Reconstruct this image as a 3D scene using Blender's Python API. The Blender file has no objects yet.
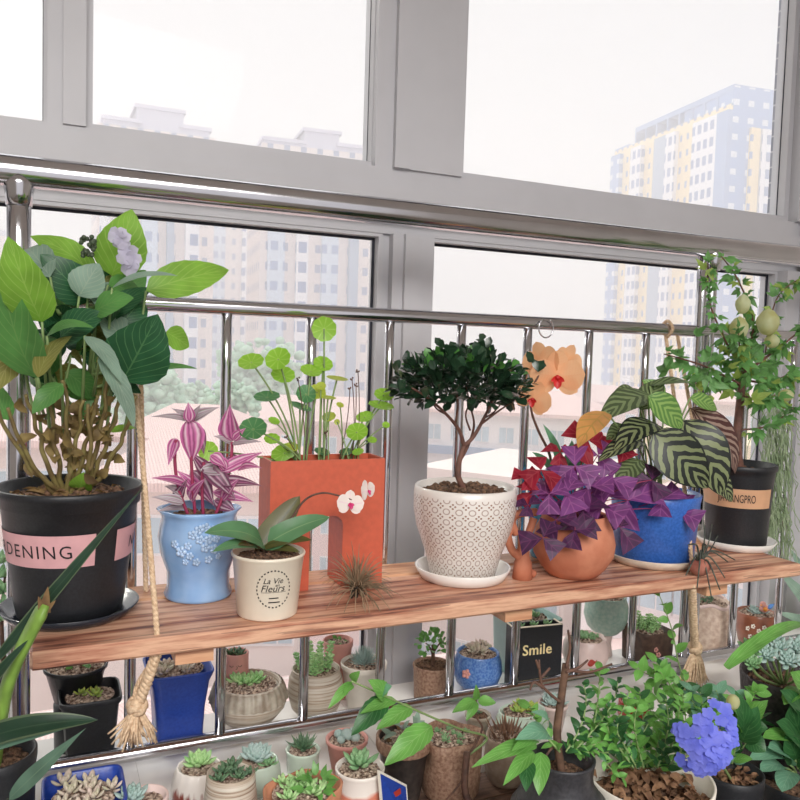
import bpy, math, random
import numpy as np
from mathutils import Vector as V, Matrix
random.seed(7)
rnd = random.Random(11)
PI = math.pi
sin, cos = math.sin, math.cos
S = bpy.context.scene
COL = S.collection
ZC = 1.4                       # eye height above the floor
# ---------------------------------------------------------------- camera
F, YAW, PIT, ROL = 791.31, .42162, .059738, .030137
CAM = V((-.2042, -.9861, ZC))
_fw = V((sin(YAW)*cos(PIT), cos(YAW)*cos(PIT), -sin(PIT)))
_r0 = V((cos(YAW), -sin(YAW), 0)); _u0 = _r0.cross(_fw)
_r = cos(ROL)*_r0 + sin(ROL)*_u0; _u = -sin(ROL)*_r0 + cos(ROL)*_u0
cd = bpy.data.cameras.new('camera'); cam = bpy.data.objects.new('camera', cd); COL.objects.link(cam)
cd.sensor_width = 36; cd.lens = 36*F/800; cd.clip_start = .02; cd.clip_end = 2000
m = Matrix((( _r.x, _u.x, -_fw.x, CAM.x), (_r.y, _u.y, -_fw.y, CAM.y), (_r.z, _u.z, -_fw.z, CAM.z), (0,0,0,1)))
cam.matrix_world = m
S.camera = cam
def ray(x, y): return _fw + _r*((x-400)/F) - _u*((y-400)/F)
def P(x, y, Y): d = ray(x, y); return CAM + d*((Y-CAM.y)/d.y)       # the place seen at x, y on the upright plane at depth Y
def PZ(x, y, z): d = ray(x, y); return CAM + d*((z-CAM.z)/d.z)      # the same on a level plane
def depth(p): return (V(p)-CAM).dot(_fw)
def sc(p): return depth(p)/F                                        # metres per picture unit there
def lin(c):
    c = c/255.0
    return c/12.92 if c <= .04045 else ((c+.055)/1.055)**2.4
def rgb(t): return (lin(t[0]), lin(t[1]), lin(t[2]), 1)
# ---------------------------------------------------------------- materials
class N:
    def __init__(s, name):
        s.m = bpy.data.materials.new(name); s.m.use_nodes = True
        s.t = s.m.node_tree; s.t.nodes.clear(); s.out = s.t.nodes.new('ShaderNodeOutputMaterial')
    def n(s, typ, **kw):
        o = s.t.nodes.new(typ)
        for k, v in kw.items(): setattr(o, k, v)
        return o
    def l(s, a, b): s.t.links.new(a, b)
    def math(s, op, a, b=None, c=None):
        o = s.n('ShaderNodeMath', operation=op)
        for i, v in enumerate((a, b, c)):
            if v is None: continue
            if isinstance(v, (int, float)): o.inputs[i].default_value = v
            else: s.l(v, o.inputs[i])
        return o.outputs[0]
    def mix(s, f, a, b, blend='MIX'):
        o = s.n('ShaderNodeMix', data_type='RGBA', blend_type=blend)
        for i, v in ((0, f), (6, a), (7, b)):
            if isinstance(v, (int, float, tuple)): o.inputs[i].default_value = v
            else: s.l(v, o.inputs[i])
        return o.outputs[2]
    def coord(s, what='Object', scale=(1,1,1)):
        tc = s.n('ShaderNodeTexCoord'); mp = s.n('ShaderNodeMapping'); mp.inputs['Scale'].default_value = scale
        s.l(tc.outputs[what], mp.inputs[0]); return mp.outputs[0]
    def noise(s, vec, scale, detail=3, rough=.5):
        o = s.n('ShaderNodeTexNoise'); s.l(vec, o.inputs['Vector'])
        o.inputs['Scale'].default_value = scale; o.inputs['Detail'].default_value = detail; o.inputs['Roughness'].default_value = rough
        return o.outputs[0]
    def ramp(s, fac, stops):
        o = s.n('ShaderNodeValToRGB'); s.l(fac, o.inputs[0])
        e = o.color_ramp.elements
        while len(e) < len(stops): e.new(.5)
        for k, (p, c) in zip(e, stops): k.position = p; k.color = c if len(c) == 4 else rgb(c)
        return o.outputs[0]
    def bsdf(s, col, rough=.5, metal=0, bump=None, bstr=.3, bdist=.002, trans=0, coat=0, spec=.5, tcol=None):
        b = s.n('ShaderNodeBsdfPrincipled')
        if isinstance(col, tuple): b.inputs['Base Color'].default_value = col
        else: s.l(col, b.inputs['Base Color'])
        if isinstance(rough, (int, float)): b.inputs['Roughness'].default_value = rough
        else: s.l(rough, b.inputs['Roughness'])
        b.inputs['Metallic'].default_value = metal
        b.inputs['Coat Weight'].default_value = coat; b.inputs['Coat Roughness'].default_value = .08
        b.inputs['Specular IOR Level'].default_value = spec
        if bump is not None:
            bp = s.n('ShaderNodeBump'); bp.inputs['Strength'].default_value = bstr; bp.inputs['Distance'].default_value = bdist
            s.l(bump, bp.inputs['Height']); s.l(bp.outputs[0], b.inputs['Normal'])
        o = b.outputs[0]
        if trans:
            t = s.n('ShaderNodeBsdfTranslucent')
            tc = tcol if tcol is not None else col
            if isinstance(tc, tuple): t.inputs[0].default_value = tc
            else: s.l(tc, t.inputs[0])
            mx = s.n('ShaderNodeMixShader'); mx.inputs[0].default_value = trans
            s.l(o, mx.inputs[1]); s.l(t.outputs[0], mx.inputs[2]); o = mx.outputs[0]
        s.l(o, s.out.inputs[0]); return s.m
def simple(name, c, rough=.5, metal=0, var=.12, scale=60, bump=.15, bdist=.001, trans=0, coat=0, c2=None, spec=.5, stretch=(1,1,1), det=3):
    n = N(name); vec = n.coord('Object', stretch); f = n.noise(vec, scale, det)
    a = rgb(c)
    if c2 is None:
        lo = tuple(v*(1-var) for v in a[:3])+(1,); hi = tuple(min(1, v*(1+var)) for v in a[:3])+(1,)
    else: lo, hi = a, rgb(c2)
    col = n.ramp(f, ((.35, lo), (.65, hi)))
    return n.bsdf(col, rough, metal, f if bump else None, bump, bdist, trans, coat, spec)
def leafmat(name, c, vein=None, nv=7, k=.9, vw=.1, trans=.35, rough=.4, var=.2, edge=None, vstr=.6, tint=None, coat=0):
    """uv.x runs across the blade, uv.y from stalk to tip"""
    n = N(name); tc = n.n('ShaderNodeTexCoord'); sp = n.n('ShaderNodeSeparateXYZ'); n.l(tc.outputs['UV'], sp.inputs[0])
    u = n.math('ABSOLUTE', n.math('SUBTRACT', n.math('MULTIPLY', sp.outputs[0], 2), 1)); v = sp.outputs[1]
    f = n.noise(n.coord('Object'), 35, 2)
    a = rgb(c); lo = tuple(x*(1-var) for x in a[:3])+(1,); hi = tuple(min(1, x*(1+var)) for x in a[:3])+(1,)
    col = n.ramp(f, ((.3, lo), (.7, hi)))
    h = None
    if vein:
        ph = n.math('FRACT', n.math('SUBTRACT', n.math('MULTIPLY', v, nv), n.math('MULTIPLY', u, k*nv*.4)))
        d = n.math('ABSOLUTE', n.math('SUBTRACT', ph, .5))
        s1 = n.math('LESS_THAN', d, vw); s2 = n.math('LESS_THAN', u, vw*.45)
        h = n.math('MAXIMUM', s1, s2)
        col = n.mix(n.math('MULTIPLY', h, vstr), col, rgb(vein))
    if edge:
        col = n.mix(n.math('MULTIPLY', n.math('GREATER_THAN', u, .8), .8), col, rgb(edge))
    return n.bsdf(col, rough, 0, h, .25 if h else 0, .0006, trans, coat)
# ---------------------------------------------------------------- mesh building
SH = {
 'ovate': lambda t: max(0, sin(PI*min(1, t)**.72))**.8,
 'round': lambda t: max(0, sin(PI*t))**.55,
 'lance': lambda t: max(0, sin(PI*t**.62))**1.15,
 'strap': lambda t: min(1, (t*5+.35))**.7*(max(0, 1-t**3.2))**.8,
 'obov': lambda t: max(0, sin(PI*t**1.45))**.75*.97+.03*(1-t),
 'petal': lambda t: (max(0, sin(PI*(.06+.94*t)**1.2)))**.55,
 'grass': lambda t: (1-t)**.8,
 'heart': lambda t: max(0, sin(PI*(.12+.88*t)**.6))**.8}
def frame(d):
    d = V(d).normalized(); a = V((0,0,1)) if abs(d.z) < .9 else V((1,0,0))
    s = d.cross(a).normalized(); return d, s, s.cross(d).normalized()
def rv(r=1): return V((rnd.uniform(-r,r), rnd.uniform(-r,r), rnd.uniform(-r,r)))
class MB:
    def __init__(s): s.v = []; s.f = []; s.uv = []
    def add(s, vs, fs, uvs=None):
        b = len(s.v); s.v += [tuple(x) for x in vs]
        for f in fs:
            s.f.append(tuple(i+b for i in f))
            s.uv.append([uvs[i] for i in f] if uvs else [(0,0)]*len(f))
        return s
    def grid(s, rows, closed=False, uv=None, cap=False):
        n, w = len(rows), len(rows[0]); vs = [p for r in rows for p in r]; fs = []
        for i in range(n-1):
            for j in range(w if closed else w-1):
                k = (j+1) % w
                fs.append((i*w+j, i*w+k, (i+1)*w+k, (i+1)*w+j))
        if cap: fs.append(tuple(range(w-1, -1, -1))); fs.append(tuple((n-1)*w+j for j in range(w)))
        return s.add(vs, fs, uv)
    def tube(s, pts, r, seg=8, cap=True, twist=0, squash=1):
        pts = [V(p) for p in pts]; n = len(pts); rs = r if isinstance(r, (list, tuple)) else [r]*n
        if len(rs) != n: rs = [rs[0]+(rs[-1]-rs[0])*i/(n-1) for i in range(n)]
        rows = []; d0, sd, up = frame(pts[1]-pts[0])
        for i, p in enumerate(pts):
            d = (pts[min(i+1, n-1)]-pts[max(i-1, 0)]).normalized()
            sd = (sd-d*sd.dot(d)).normalized(); up = sd.cross(d)
            rows.append([p+(sd*cos(a)+up*sin(a)*squash)*rs[i] for a in (2*PI*(j/seg)+twist*i for j in range(seg))])
        return s.grid(rows, True, cap=cap)
    def lathe(s, c, prof, seg=40, rf=None, sx=1, sy=1, rot=0):
        rows = []
        for k, (r, z) in enumerate(prof):
            row = []
            for j in range(seg):
                a = 2*PI*j/seg; q = r*(rf(a, z, k) if rf else 1)
                x, y = q*cos(a)*sx, q*sin(a)*sy
                row.append(V((c[0]+x*cos(rot)-y*sin(rot), c[1]+x*sin(rot)+y*cos(rot), z)))
            rows.append(row)
        return s.grid(rows, True)
    def box(s, a, b, rz=0, c=None):
        x0, y0, z0 = a; x1, y1, z1 = b
        vs = [V(p) for p in ((x0,y0,z0),(x1,y0,z0),(x1,y1,z0),(x0,y1,z0),(x0,y0,z1),(x1,y0,z1),(x1,y1,z1),(x0,y1,z1))]
        if rz:
            c = c or ((x0+x1)/2, (y0+y1)/2)
            vs = [V((c[0]+(p.x-c[0])*cos(rz)-(p.y-c[1])*sin(rz), c[1]+(p.x-c[0])*sin(rz)+(p.y-c[1])*cos(rz), p.z)) for p in vs]
        return s.add(vs, ((0,3,2,1),(4,5,6,7),(0,1,5,4),(1,2,6,5),(2,3,7,6),(3,0,4,7)))
    def leaf(s, b, t, w, nrm, bend=.08, fold=.15, shape='ovate', n=8, m=4, wav=0, ser=0):
        b, t = V(b), V(t); d = t-b; L = d.length; dn = d.normalized()
        nrm = V(nrm); nrm = (nrm-dn*nrm.dot(dn)); nrm = nrm.normalized() if nrm.length > 1e-4 else frame(dn)[2]
        sd = dn.cross(nrm); f = SH[shape]; rows = []; uv = []
        for i in range(n+1):
            q = i/n; p = b+d*q+nrm*(bend*L*4*q*(1-q)); ww = w/2*f(q)
            row = []
            for j in range(-m//2, m//2+1):
                x = j/(m/2); e = ww*(1+ser*(i % 2)*abs(x))
                row.append(p+sd*(x*e)+nrm*(fold*abs(x)**1.3*ww+wav*w*sin(q*11+x*2)*abs(x))); uv.append((.5+.5*x, q))
            rows.append(row)
        return s.grid(rows, uv=uv)
    def fat(s, b, t, w, th, nrm, bend=0, shape='obov', n=5, seg=6):
        b, t = V(b), V(t); d = t-b; L = d.length; dn = d.normalized(); nrm = V(nrm)
        nrm = nrm-dn*nrm.dot(dn); nrm = nrm.normalized() if nrm.length > 1e-4 else frame(dn)[2]
        sd = dn.cross(nrm); f = SH[shape]; rows = []; uv = []
        for i in range(n+1):
            q = i/n; p = b+d*q+nrm*(bend*L*4*q*(1-q)); g = max(.06, f(q))
            rows.append([p+sd*(cos(2*PI*j/seg)*w/2*g)+nrm*(sin(2*PI*j/seg)*th/2*g) for j in range(seg)]); uv += [(j/seg, q) for j in range(seg)]
        return s.grid(rows, True, uv, cap=True)
    def ball(s, c, r, seg=8, ring=5, sq=(1,1,1), jit=0):
        rows = []
        for i in range(ring+1):
            a = PI*(i/ring)*.98+.01; rows.append([V((c[0]+r*sq[0]*sin(a)*cos(2*PI*j/seg)*(1+rnd.uniform(-jit,jit)), c[1]+r*sq[1]*sin(a)*sin(2*PI*j/seg)*(1+rnd.uniform(-jit,jit)), c[2]-r*sq[2]*cos(a))) for j in range(seg)])
        return s.grid(rows, True, cap=True)
    def build(s, name, mat, parent=None, label=None, smooth=True, kind=None):
        me = bpy.data.meshes.new(name); o = bpy.data.objects.new(name, me); COL.objects.link(o)
        off = V((0,0,0)); q = parent
        while q is not None: off += q.location; q = q.parent
        me.from_pydata([(a-off.x, b-off.y, c-off.z) for a, b, c in s.v], [], s.f)
        uvl = me.uv_layers.new(name='uv'); uvl.data.foreach_set('uv', [x for f in s.uv for p in f for x in p])
        if smooth: me.polygons.foreach_set('use_smooth', [True]*len(me.polygons))
        me.materials.append(mat); me.update()
        if parent: o.parent = parent
        if label: o['label'] = label
        if kind: o['kind'] = kind
        return o
def thing(name, label, cat, loc, group=None):
    o = bpy.data.objects.new(name, None); COL.objects.link(o); o.location = loc; o.empty_display_size = .02
    o['label'] = label; o['category'] = cat
    if group: o['group'] = group
    return o
def tag(o, label, cat, group=None, kind=None):
    o['label'] = label; o['category'] = cat
    if group: o['group'] = group
    if kind: o['kind'] = kind
    return o
def struct(name, mb, mat, smooth=False, parent=None, kind='structure'):
    o = mb.build(name, mat, parent, smooth=smooth)
    if parent is None: o['kind'] = kind
    return o
def bez(a, b, c, n=8):
    a, b, c = V(a), V(b), V(c); return [a*(1-t)**2+b*2*t*(1-t)+c*t*t for t in (i/n for i in range(n+1))]
def poly(pts, n=6):
    """smooth curve through the points"""
    pts = [V(p) for p in pts]; out = []
    for i in range(len(pts)-1):
        p0, p1, p2, p3 = pts[max(i-1,0)], pts[i], pts[i+1], pts[min(i+2, len(pts)-1)]
        for k in range(n):
            t = k/n; out.append(.5*((2*p1)+(p2-p0)*t+(2*p0-5*p1+4*p2-p3)*t*t+(3*p1-p0-3*p2+p3)*t**3))
    return out+[pts[-1]]
def words(txt, size, spacing=1):
    cu = bpy.data.curves.new('lettering', 'FONT'); cu.body = txt; cu.size = size; cu.align_x = 'CENTER'; cu.align_y = 'CENTER'; cu.space_character = spacing
    cu.resolution_u = 3
    o = bpy.data.objects.new('lettering', cu); COL.objects.link(o)
    me = bpy.data.meshes.new_from_object(o.evaluated_get(bpy.context.evaluated_depsgraph_get()))
    vs = [v.co.copy() for v in me.vertices]; fs = [tuple(p.vertices) for p in me.polygons]
    bpy.data.objects.remove(o); bpy.data.curves.remove(cu); bpy.data.meshes.remove(me)
    return vs, fs
class Pot:
    """where a round pot stands: centre, floor height, rim height, radii"""
    def __init__(s, x, z0, wb=None, wt=None, yf=None, yr=None, Y=None, h=None):
        # x, yf: nearest foot point in the picture; yr: rim centre; wb, wt: widths there; or Y: depth of the centre
        if Y is None:
            p = PZ(x, yf, z0); s.rb = wb/2*sc(p); hd = V((p.x-CAM.x, p.y-CAM.y, 0)).normalized()
            s.c = p+hd*s.rb; 
            k = sc(s.c); s.rb = wb/2*k
        else:
            p = P(x, yr, Y); s.c = V((p.x, p.y, z0)); k = sc(p); s.rb = (wb or wt)/2*k
        hd = V((s.c.x-CAM.x, s.c.y-CAM.y, 0))
        d = ray(x, yr); t = hd.length_squared/(d.x*hd.x+d.y*hd.y); s.z1 = CAM.z+d.z*t
        s.rt = (wt or wb)/2*sc((s.c.x, s.c.y, s.z1)); s.z0 = z0
        s.x, s.y = s.c.x, s.c.y
        s.ang = math.atan2(CAM.y-s.y, CAM.x-s.x)       # bearing of the eye seen from the pot
    def prof(s, pr, th=.003, soil=.85, lip=0):
        """pr: (height share, radius share between bottom 0 and top 1 or absolute multiple of rt)"""
        H = s.z1-s.z0
        o = [(.0005, s.z0), (s.rt*pr[0][1]*.96, s.z0)]+[(s.rt*r, s.z0+H*t+(.001 if t == 0 else 0)) for t, r in pr]
        R = s.rt*pr[-1][1]
        o += [(R-th*.4, s.z1+th*.35), (R-th, s.z1), (R-th*1.2, s.z0+H*soil-.004), (.0005, s.z0+H*soil-.004)]
        return o
def soilbed(mb, pot, R, z, chunks=40, size=.0035, mound=.004):
    n = 28; rows = []
    for i in range(6):
        r = max(R*i/5, .0003); rows.append([V((pot.x+r*cos(2*PI*j/n), pot.y+r*sin(2*PI*j/n), z+mound*(1-(i/5)**2)+rnd.uniform(-.0008,.0008))) for j in range(n)])
    mb.grid(rows, True)
    for _ in range(chunks):
        a, r = rnd.uniform(0, 2*PI), R*.93*rnd.random()**.5
        mb.ball((pot.x+r*cos(a), pot.y+r*sin(a), z+mound*(1-(r/R)**2)+size*.3), size*rnd.uniform(.5,1.3), 5, 3, (1,rnd.uniform(.5,1),rnd.uniform(.4,.9)), .2)
def rosette(mb, c, R, n=22, thick=.28, wid=.42, up=.25, shape='obov', incl=0, layers=None, axis=None):
    c = V(c); ax, sx, sy = frame(axis or (0,0,1))
    for i in range(n):
        q = (i+.5)/n; a = i*2.39996; el = math.radians(82-62*q-incl*q)+up*(1-q)*.2
        L = R*(.4+.6*q)
        d = (sx*cos(a)+sy*sin(a))*cos(el)+ax*sin(el)
        nn = ax*cos(el)-(sx*cos(a)+sy*sin(a))*sin(el)
        mb.fat(c+d*R*.04, c+d*L, R*wid*(.55+.45*q), R*thick*.5, nn, -.08, shape, 5, 6)
# ================================================================ materials of the room
M = {}
M['frame'] = simple('white window frame', (192,192,196), .38, var=.03, scale=9, bump=.03)
M['wall'] = simple('white wall paint', (222,216,208), .8, var=.04, scale=6, bump=.05)
M['gasket'] = simple('dark rubber gasket', (34,36,48), .6)
M['steel'] = simple('polished stainless steel', (200,200,204), .16, 1, var=.05, scale=14, bump=.06, bdist=.0008, stretch=(1,1,1))
M['marble'] = simple('white sill tile', (244,242,238), .22, var=.05, scale=7, bump=.02, c2=(232,229,224))
M['floor'] = simple('grey floor tile', (150,140,128), .4, scale=4)
M['bench'] = simple('brown weathered bench', (112,84,68), .7, c2=(78,58,48), scale=30, stretch=(1,8,8))
def glass():
    n = N('clear window glass'); t = n.n('ShaderNodeBsdfTransparent'); t.inputs[0].default_value = (.97,.985,.98,1)
    g = n.n('ShaderNodeBsdfGlossy'); g.inputs['Roughness'].default_value = .02
    mx = n.n('ShaderNodeMixShader'); fr = n.n('ShaderNodeFresnel'); fr.inputs[0].default_value = 1.12
    n.l(fr.outputs[0], mx.inputs[0]); n.l(t.outputs[0], mx.inputs[1]); n.l(g.outputs[0], mx.inputs[2]); n.l(mx.outputs[0], n.out.inputs[0]); return n.m
M['glass'] = glass()
# ================================================================ the room
ZT, ZS, ZSILL, ZB = ZC+.0495, ZC-.285, ZC-.525, ZC-.499     # mid rail, shelf top, sill top, bottom rail
YW = .16                                                        # inner face of the window frame
XL, XR = -1.3, 1.6
struct('floor', MB().box((XL-.1, -3.2, -.08), (XR+.1, .05, 0)), M['floor'])
struct('ceiling', MB().box((XL-.1, -3.2, ZC+1.35), (XR+.1, .3, ZC+1.45)), M['wall'])
struct('wall_left', MB().box((XL-.1, -3.2, 0), (XL, .3, ZC+1.35)), M['wall'])
struct('wall_right', MB().box((XR, -3.2, 0), (XR+.1, .3, ZC+1.35)), M['wall'])
struct('wall_front', MB().box((XL, .0, 0), (XR, .12, ZSILL-.024)), M['wall'])
s_ = MB()
x = XL
while x < XR-.01:                                               # sill tiles with narrow joints
    s_.box((x+.0008, -.135, ZSILL-.022), (min(x+.3, XR)-.0008, .13, ZSILL)); x += .3
s_.box((XL, -.13, ZSILL-.0235), (XR, .13, ZSILL-.0015))
struct('trim_1', s_, M['marble'])
# window frames: outer members and opening sashes
def rect_frame(mb, x0, x1, z0, z1, w, ya, yb):
    mb.box((x0, ya, z0), (x1, yb, z0+w)); mb.box((x0, ya, z1-w), (x1, yb, z1)); mb.box((x0, ya, z0+w), (x0+w, yb, z1-w)); mb.box((x1-w, ya, z0+w), (x1, yb, z1-w))
f_ = MB()
zt0, zt1 = ZC+.186, ZC+.285
Ztop = ZC+1.345; Zlow = ZC-.8
f_.box((XL, YW, zt0+.018), (XR, YW+.055, zt1))                    # transom
f_.box((XL, YW+.012, zt0), (XR, YW+.055, zt0+.018))
f_.box((XL, YW-.012, zt0+.02), (XR, YW, zt0+.032)); f_.box((XL, YW-.006, zt0+.032), (XR, YW, zt1-.03))
f_.box((.292, YW+.004, Zlow), (.364, YW+.055, zt0))            # lower mullion with its steps
f_.box((.31, YW-.004, Zlow), (.335, YW+.004, zt0)); f_.box((.277, YW+.02, Zlow), (.292, YW+.055, zt0))
f_.box((.256, YW, zt1), (.405, YW+.055, Ztop)); f_.box((.285, YW-.01, zt1), (.312, YW, Ztop)); f_.box((.312, YW-.006, zt1), (.405, YW, Ztop))
f_.box((-.2045, YW+.002, zt1), (-.157, YW+.055, Ztop)); f_.box((-.185, YW-.004, zt1), (-.157, YW+.002, Ztop))
f_.box((1.142, YW-.01, Zlow), (1.25, YW+.055, zt0)); f_.box((1.162, YW-.01, zt1), (1.25, YW+.055, Ztop)); f_.box((1.18, YW-.02, Zlow), (1.21, YW-.01, Ztop))
f_.box((XL, YW, Ztop-.06), (XR, YW+.055, Ztop)); f_.box((XL, YW, Zlow), (XR, YW+.055, Zlow+.05))
struct('trim_2', f_, M['frame'])
def window(i, x0, x1, z0, z1, w, gask):
    fr = MB(); rect_frame(fr, x0, x1, z0, z1, w, YW+.014, YW+.05)
    o = struct('window_%d' % i, fr, M['frame'])
    g = MB().box((x0+w*.5, YW+.034, z0+w*.5), (x1-w*.5, YW+.038, z1-w*.5)); g.build('glass_pane', M['glass'], o, smooth=False)
    k = MB(); rect_frame(k, x0+w-gask, x1-w+gask, z0+w-gask, z1-w+gask, gask*1.7, YW+.031, YW+.0335); k.build('gasket', M['gasket'], o, smooth=False)
window(1, XL, -.2045, zt1, Ztop-.06, .004, .0015)
window(2, -.157, .264, zt1, Ztop-.06, .009, .0006)
window(3, .405, 1.162, zt1, Ztop-.06, .012, .0006)
window(4, XL, .278, Zlow+.05, zt0+.001, .0065, .006)
window(5, .348, 1.142, Zlow+.05, zt0+.001, .0065, .006)
# ================================================================ guard railing
rail = thing('guard_railing', 'polished stainless steel guard railing in front of the windows with upright bars', 'railing', (.3, 0, ZSILL))
def tube2(x0, x1, z, r, name):
    MB().tube([(x0+(x1-x0)*i/12, 0, z) for i in range(13)], r, 24).build(name, M['steel'], rail)
tube2(XL, XR, ZC+.1875, .0175, 'handrail')
tube2(XL, XR, ZT, .0095, 'middle_rail')
tube2(XL, XR, ZB, .0098, 'bottom_rail')
for k in range(-8, 13):
    X = k*.11
    if abs(X+.22) < .02 or abs(X-.77) < .02: continue
    MB().tube([(X, 0, ZB+.004+(ZT-ZB-.008)*i/8) for i in range(9)], .0066, 18).build('baluster', M['steel'], rail)
for X in (-1.2, -.232, .782):
    if X > .5: MB().tube([(X-.011, 0, ZSILL+.001+(.71)*i/8) for i in range(9)], .0085, 20).build('post', M['steel'], rail); X += .008
    MB().tube([(X, 0, ZSILL+.001+(.7115)*i/8) for i in range(9)], .0125 if X < 0 else .0095, 20).build('post', M['steel'], rail)
    MB().lathe((X, 0), [(.0005, ZC+.150), (.0135, ZC+.150), (.0145, ZC+.163), (.0165, ZC+.172), (.0165, ZC+.182), (.0005, ZC+.182)], 24).build('collar', M['steel'], rail)
# ring hooked over the middle rail
hk = MB(); c = P(546, 328, -.0125)
hk.tube([c+V((sin(a)*.0125, 0, cos(a)*.014-.0)) for a in (PI*2*i/30+.5 for i in range(27))], .0011, 8)
tag(hk.build('ring_hook', M['steel']), 'thin open wire ring hanging at the middle rail above the peach orchid', 'hook')
# ================================================================ outdoors
G = ZC-22
hz = lambda nm, c, c2=None, sc_=.2: simple(nm, c, .9, var=.04, scale=sc_, bump=0, c2=c2)  # outdoor colours here and below are paled to put haze into them
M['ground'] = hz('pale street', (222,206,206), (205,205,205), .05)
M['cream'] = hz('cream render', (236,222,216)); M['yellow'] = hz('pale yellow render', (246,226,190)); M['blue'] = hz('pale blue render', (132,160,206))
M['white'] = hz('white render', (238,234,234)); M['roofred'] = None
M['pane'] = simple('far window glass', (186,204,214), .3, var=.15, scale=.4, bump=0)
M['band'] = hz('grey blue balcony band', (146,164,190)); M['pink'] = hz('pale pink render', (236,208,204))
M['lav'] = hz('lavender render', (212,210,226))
def tileroof(nm, c, s):
    n = N(nm); w = n.n('ShaderNodeTexWave', wave_type='BANDS', bands_direction='X'); n.l(n.coord('Object'), w.inputs[0]); w.inputs['Scale'].default_value = s; w.inputs['Distortion'].default_value = .3
    w2 = n.n('ShaderNodeTexWave', wave_type='BANDS', bands_direction='Y'); n.l(n.coord('Object'), w2.inputs[0]); w2.inputs['Scale'].default_value = s*.6
    h = n.math('ADD', w.outputs[0], n.math('MULTIPLY', w2.outputs[0], .5))
    col = n.ramp(n.math('MULTIPLY', h, .66), ((.1, tuple(int(v*.9) for v in c)), (.6, c)))
    return n.bsdf(col, .8, 0, h, .6, .03)
M['roof'] = tileroof('pale red ridged roof tiles', (240,212,206), 3.0)
def facade(nm, wall, glassc, nx, nz, wx=.5, wz=.45):
    """rows of small windows as one facade pattern, in metres"""
    n = N(nm); sp = n.n('ShaderNodeSeparateXYZ'); n.l(n.coord('Object'), sp.inputs[0])
    q = n.math('ADD', sp.outputs[0], sp.outputs[1])
    fx = n.math('FRACT', n.math('DIVIDE', q, nx)); fz = n.math('FRACT', n.math('DIVIDE', sp.outputs[2], nz))
    a = n.math('MULTIPLY', n.math('LESS_THAN', n.math('ABSOLUTE', n.math('SUBTRACT', fx, .5)), wx/2), n.math('LESS_THAN', n.math('ABSOLUTE', n.math('SUBTRACT', fz, .5)), wz/2))
    col = n.mix(a, rgb(wall), rgb(glassc)); return n.bsdf(col, .8)
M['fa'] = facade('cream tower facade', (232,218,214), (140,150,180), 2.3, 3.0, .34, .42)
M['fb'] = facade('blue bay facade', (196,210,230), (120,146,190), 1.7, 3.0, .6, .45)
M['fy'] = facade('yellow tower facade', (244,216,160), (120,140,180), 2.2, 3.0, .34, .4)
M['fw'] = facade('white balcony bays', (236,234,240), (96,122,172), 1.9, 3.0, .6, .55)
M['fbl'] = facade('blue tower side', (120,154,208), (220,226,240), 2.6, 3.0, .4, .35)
struct('ground', MB().box((-300, 3, G-1), (500, 900, G)), M['ground'])
def far(px, d):                                                # point d metres off, seen at picture column px, on the ground
    q = ray(px, 350); q = V((q.x, q.y, 0)).normalized(); return V((CAM.x+q.x*d, CAM.y+q.y*d, G))
def hgt(py, px, d):
    q = ray(px, py); return CAM.z+d*q.z/V((q.x, q.y, 0)).length
def slab(mb, a, b, z0, z1, dep, u0=0, u1=1, out=0):
    """upright slab whose front runs from a to b, dep thick to the rear"""
    a, b = V(a), V(b); d = b-a; nn = V((d.y, -d.x, 0)).normalized()
    if nn.dot(CAM-a) < 0: nn = -nn
    p0, p1 = a+d*u0+nn*out, a+d*u1+nn*out; r0_, r1_ = p0-nn*(dep+out), p1-nn*(dep+out)
    vs = [V((p.x, p.y, z)) for z in (z0, z1) for p in (p0, p1, r1_, r0_)]
    mb.add(vs, ((0,3,2,1),(4,5,6,7),(0,1,5,4),(1,2,6,5),(2,3,7,6),(3,0,4,7)))
def tower(label, px0, px1, py0, py1, d0, d1, dep, wallm, bays, crown):
    a, b = far(px0, d0), far(px1, d1); H = hgt(py0, px0, d0)
    t = thing('apartment_tower', label, 'building', a)
    mb = MB(); slab(mb, a, b, G, H, dep); mb.build('wall', wallm, t, smooth=False)
    for u0, u1, mt in bays:
        k = MB(); slab(k, a, b, G, H-1.2, 1, u0, u1, .9); k.build('window_bay', M[mt], t, smooth=False)
    for u0, u1, h in crown:
        k = MB(); slab(k, a, b, H, H+h, dep*.6, u0, u1, -.4)
        slab(k, a, b, H+h-.5, H+h, dep*.6+.8, max(0,u0-.02), u1+.02, 0); k.build('roof_block', M['lav'], t, smooth=False)
    return t, a, b, H
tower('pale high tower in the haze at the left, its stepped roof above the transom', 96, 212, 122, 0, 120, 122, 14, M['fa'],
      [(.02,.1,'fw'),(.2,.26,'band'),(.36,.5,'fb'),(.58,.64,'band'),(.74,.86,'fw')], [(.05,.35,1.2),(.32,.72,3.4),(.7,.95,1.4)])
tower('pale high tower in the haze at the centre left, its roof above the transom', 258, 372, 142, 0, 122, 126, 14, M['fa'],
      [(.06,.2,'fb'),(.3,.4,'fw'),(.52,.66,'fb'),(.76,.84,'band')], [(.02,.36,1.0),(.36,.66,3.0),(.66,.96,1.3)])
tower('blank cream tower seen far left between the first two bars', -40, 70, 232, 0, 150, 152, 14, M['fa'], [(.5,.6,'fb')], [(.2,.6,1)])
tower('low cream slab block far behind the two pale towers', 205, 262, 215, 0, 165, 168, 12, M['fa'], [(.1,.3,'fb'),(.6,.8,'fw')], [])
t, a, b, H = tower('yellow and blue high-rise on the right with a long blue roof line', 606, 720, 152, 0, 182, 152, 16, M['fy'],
      [(0,.09,'fbl'),(.2,.3,'fw'),(.42,.52,'band'),(.52,.6,'fw'),(.74,.92,'fw'),(.92,1,'blue')], [])
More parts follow.
